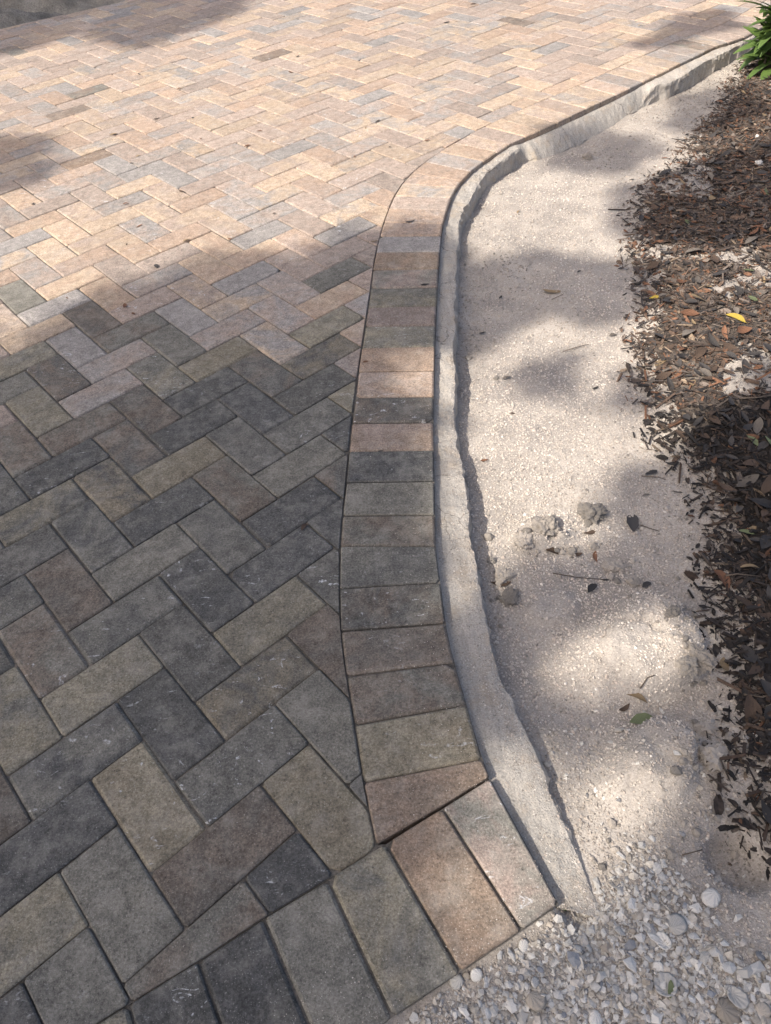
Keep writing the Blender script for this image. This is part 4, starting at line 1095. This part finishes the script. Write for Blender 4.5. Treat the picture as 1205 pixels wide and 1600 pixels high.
# bank of sand beyond the far left edge of the driveway
def bank():
    st = .03; X, Y = np.meshgrid(np.arange(-4.6, 0.6, st), np.arange(4.2, 8.6, st), indexing='ij')
    e = (X + 2.095) * -.444 / .84 * -1; line = 5.479 + (X + 2.095) * 0.6165
    d = (Y - line) * .85
    keep = d > -.02
    Z = -.012 + .10 * sstep(.0, .9, d) + .14 * fbm(X * 3.5, Y * 3.5, 91, 4) * sstep(-.02, .2, d) - .02 * sstep(.03, -.02, d)
    n, m = X.shape; idx = np.arange(n * m).reshape(n, m)
    k = keep[:-1, :-1] & keep[1:, :-1] & keep[:-1, 1:] & keep[1:, 1:]
    F = np.stack([idx[:-1, :-1][k], idx[1:, :-1][k], idx[1:, 1:][k], idx[:-1, 1:][k]], 1)
    used = np.unique(F); mp = np.full(n * m, -1); mp[used] = np.arange(len(used))
    return np.stack([X.ravel()[used], Y.ravel()[used], Z.ravel()[used]], 1), mp[F]
v, f = bank(); o = obj('sand_bank', fastmesh('sand_bank', v, f, BANK, True)); tag(o, kind='structure')
bush((-2.5, 6.5, .06), 16, 200, .30, .5, .17, 'dark shaded shrub behind the far sand bank', 'dark_shrub', 'shrub', darkl, (0, 0), 9)

# ------------------------------------------------------------------ trees whose crowns throw the dappled shade
SHADE = [
 ([(-60,560),(0,560),(45,545),(85,520),(130,497),(175,468),(220,448),(290,428),(330,408),(400,412),(470,388),(530,398),(580,356),(640,350),(700,350),(690,450),(678,545),(668,620),(664,700),(668,860),(685,960),(735,1110),(765,1218),(720,1262),(668,1290),
   (690,1350),(640,1400),(600,1440),(640,1530),(700,1700),(-60,1700)], 1),
 ([(618,390),(700,386),(700,444),(632,438)], 0), ([(612,540),(705,530),(705,628),(600,624)], 0), ([(628,658),(705,648),(705,712),(636,712)], 0), ([(638,745),(705,745),(705,868),(634,850)], 0), ([(635,915),(705,910),(710,972),(645,970)], 0),
 ([(600,1160),(750,1130),(782,1210),(700,1250),(600,1245)], 0), ([(600,1455),(690,1445),(735,1530),(640,1545)], 0), ([(640,1390),(720,1360),(800,1440),(735,1500),(680,1490)], 0),
 ([(745,398),(800,375),(900,390),(1012,405),(1012,470),(930,482),(850,465),(790,484),(752,500),(735,440)], 1),
 ([(795,560),(830,545),(875,543),(882,577),(840,604),(800,592)], 1), ([(930,590),(975,580),(990,620),(950,635)], 1), ([(685,378),(760,398),(738,520),(684,532)], 1),
 ([(855,200),(920,188),(990,196),(1015,222),(930,247),(850,237)], 1), ([(1055,130),(1150,118),(1175,160),(1100,192),(1035,172)], 1),
 ([(945,280),(1010,268),(1100,232),(1240,225),(1240,372),(1120,368),(1040,362),(1010,348),(945,340)], 1),
 ([(1100,660),(1205,560),(1260,540),(1260,1330),(1150,1300),(1110,1100),(1100,960),(1060,930),(960,915),(850,958),(815,1015),(765,1000),(752,900),(800,850),(870,868),(925,765),(950,705),(1040,722)], 1),
 ([(840,782),(960,770),(940,845),(850,850)], 0),
 ([(765,1100),(830,1082),(960,1098),(1090,1082),(1200,1090),(1260,1700),(720,1700),(745,1560),(800,1490),(900,1470),(945,1405),(990,1320),(1070,1290),(1060,1170),(960,1150),(880,1135),(825,1190)], 1),
 ([(690,965),(760,955),(795,1040),(850,1165),(780,1180),(735,1100)], 1), ([(770,1650),(860,1600),(960,1640),(900,1700)], 0),
 ([(-80,35),(-80,98),(30,74),(80,64),(130,47),(180,62),(205,72),(255,60),(300,46),(345,30),(385,6),(390,-40),(-80,-40)], 1), ([(85,42),(200,16),(208,25),(100,48)], 0), ([(212,32),(300,4),(325,8),(240,35)], 0),
 ([(-60,222),(25,218),(58,250),(52,288),(-60,305)], 1), ([(1000,72),(1060,30),(1130,20),(1150,45),(1080,58),(1020,78)], 1),
]
def shade_at(x, y):
    wf = 1 + 2.4 * sstep(1.45, 2.1, y) * sstep(.25, .05, x - .6 * np.clip(y - 2.3, 0, 9))
    wx = .045 * wf * fbm(x * 4.5, y * 4.5, 101, 3) + .032 * fbm(x * 16, y * 16, 103, 2); wy = .055 * wf * fbm(x * 4.5, y * 4.5, 105, 3) + .032 * fbm(x * 16, y * 16, 107, 2)
    px, py, ok = PX(x + wx, y + wy, -.01)
    S = np.zeros(x.shape)
    for poly, v in SHADE: S = np.where(inpoly(px, py, poly), v, S)
    inside = ok & (px > -60) & (px < 1240) & (py > -40) & (py < 1640)
    # outside the frame: dense cover to the near left, broken cover elsewhere
    n = fbm(x * 1.1, y * 1.1, 45, 3)
    outs = np.where(y < 0.6, (n > -.28), np.where(x < -0.9, (n > (-.1 + .12 * y)), (n > .12))).astype(float)
    outs = np.where(y > 5.6, (n > -.3).astype(float), outs)
    return np.where(inside, S, outs)
def crown():
    r6 = np.random.RandomState(66); n = 230000
    x = r6.uniform(-3.6, 3.2, n); y = r6.uniform(-2.4, 7.6, n)
    jf = 1 + 1.8 * sstep(1.45, 2.1, y) * sstep(.25, .05, x - .6 * np.clip(y - 2.3, 0, 9))
    jx = r6.normal(0, .022, n) * jf ; jy = r6.normal(0, .022, n) * jf 
    k = shade_at(x + jx, y + jy) > .5; x, y = x[k], y[k]
    # unseen crown added behind the viewer to cut skylight, its shade falls outside the picture
    bx_ = r6.uniform(-3.0, 4.5, 26000); by_ = r6.uniform(-5.5, -1.2, 26000); kb = fbm(bx_ * .9, by_ * .9, 47, 3) > -.22
    x = np.r_[x, bx_[kb]]; y = np.r_[y, by_[kb]]; n = len(x)
    lay = 9.6 + 2.6 * fbm(x * .7, y * .7, 33, 3) + r6.normal(0, .9, n)
    t = np.clip(lay, 7.0, 12.5)
    c = np.stack([x, y, np.zeros(n)], 1) - LDIR[None] * t[:, None]
    L = r6.uniform(.032, .052, n); W = L * r6.uniform(.42, .6, n)
    # leaf planes roughly face up with scatter
    nz = np.stack([r6.normal(-.35, .45, n), r6.normal(-.1, .45, n), np.ones(n)], 1); nz /= np.linalg.norm(nz, axis=1)[:, None]
    a = r6.uniform(0, 6.283, n); h = np.stack([np.cos(a), np.sin(a), np.zeros(n)], 1)
    u = h - nz * (h * nz).sum(1)[:, None]; u /= np.linalg.norm(u, axis=1)[:, None]; v = np.cross(nz, u)
    P = np.stack([c - u * L[:, None], c + v * W[:, None], c + u * L[:, None] - nz * (L * .25)[:, None], c - v * W[:, None]], 1)
    F = np.arange(4 * n).reshape(n, 4)
    print('crown leaves', n)
    return fastmesh('crown', P.reshape(-1, 3), F, FOL_TREE, False), c
crown_me, CC = crown()
bases = [(-8.4, -3.2), (-9.2, 0.8), (-8.6, 4.8)]
trees = []
tl = ['broad tree off to the left near the end row, arching over the driveway', 'tall tree left of the middle of the driveway with spreading limbs', 'tree left of the far driveway end beside the sand bank']
V0 = np.empty(len(crown_me.vertices) * 3, np.float32); crown_me.vertices.foreach_get('co', V0); V0 = V0.reshape(-1, 4, 3)
own = np.argmin(np.stack([np.abs(CC[:, 1] - b[1] - 0.6) for b in bases]), 0)
def limb_ok(P, org):
    Q = resample3(P) + org; t = Q[:, 2] / -LDIR[2]; g = Q + LDIR * t[:, None]
    px, py, ok = PX(g[:, 0], g[:, 1]); ins = ok & (px > -20) & (px < 1225) & (py > -20) & (py < 1620)
    return not (ins & (shade_at(g[:, 0], g[:, 1]) < .5)).any()
def resample3(P):
    P = np.array(P); return np.concatenate([P[i] + (P[i + 1] - P[i]) * np.linspace(0, 1, 30)[:, None] for i in range(len(P) - 1)])
for ti_, (bx, by) in enumerate(bases):
    root = empty('shade_tree', (bx, by, -.16)); tag(root, tl[ti_], 'tree', None)
    sel = own == ti_
    pts = V0[sel].reshape(-1, 3) - np.array([bx, by, -.16])
    obj('crown', fastmesh('crown', pts, np.arange(len(pts)).reshape(-1, 4), FOL_TREE), root)
    cc = CC[sel] - np.array([bx, by, -.16]); rg = random.Random(70 + ti_)
    fork = (0.5, 0.0, 3.9)
    obj('trunk', tube([(0, 0, 0), (.08, .03, .5), (.2, -.04, 2.2), fork], .19, .12, BARK, 'trunk', 10), root)
    # limbs reach into the foliage
    if len(cc):
        made = 0
        for q in range(60):
            if made >= 9: break
            tgt = cc[rg.randrange(len(cc))]
            m1 = (fork[0] + (tgt[0] - fork[0]) * .35, fork[1] + (tgt[1] - fork[1]) * .3, fork[2] + (tgt[2] - fork[2]) * .55)
            m2 = (fork[0] + (tgt[0] - fork[0]) * .7, fork[1] + (tgt[1] - fork[1]) * .68, fork[2] + (tgt[2] - fork[2]) * .85)
            if not limb_ok([fork, m1, m2, tuple(tgt)], np.array([bx, by, -.16])): continue
            made += 1; obj('limb', tube([fork, m1, m2, tuple(tgt)], .06, .012, BARK, 'limb', 7), root)
bpy.data.meshes.remove(crown_me)
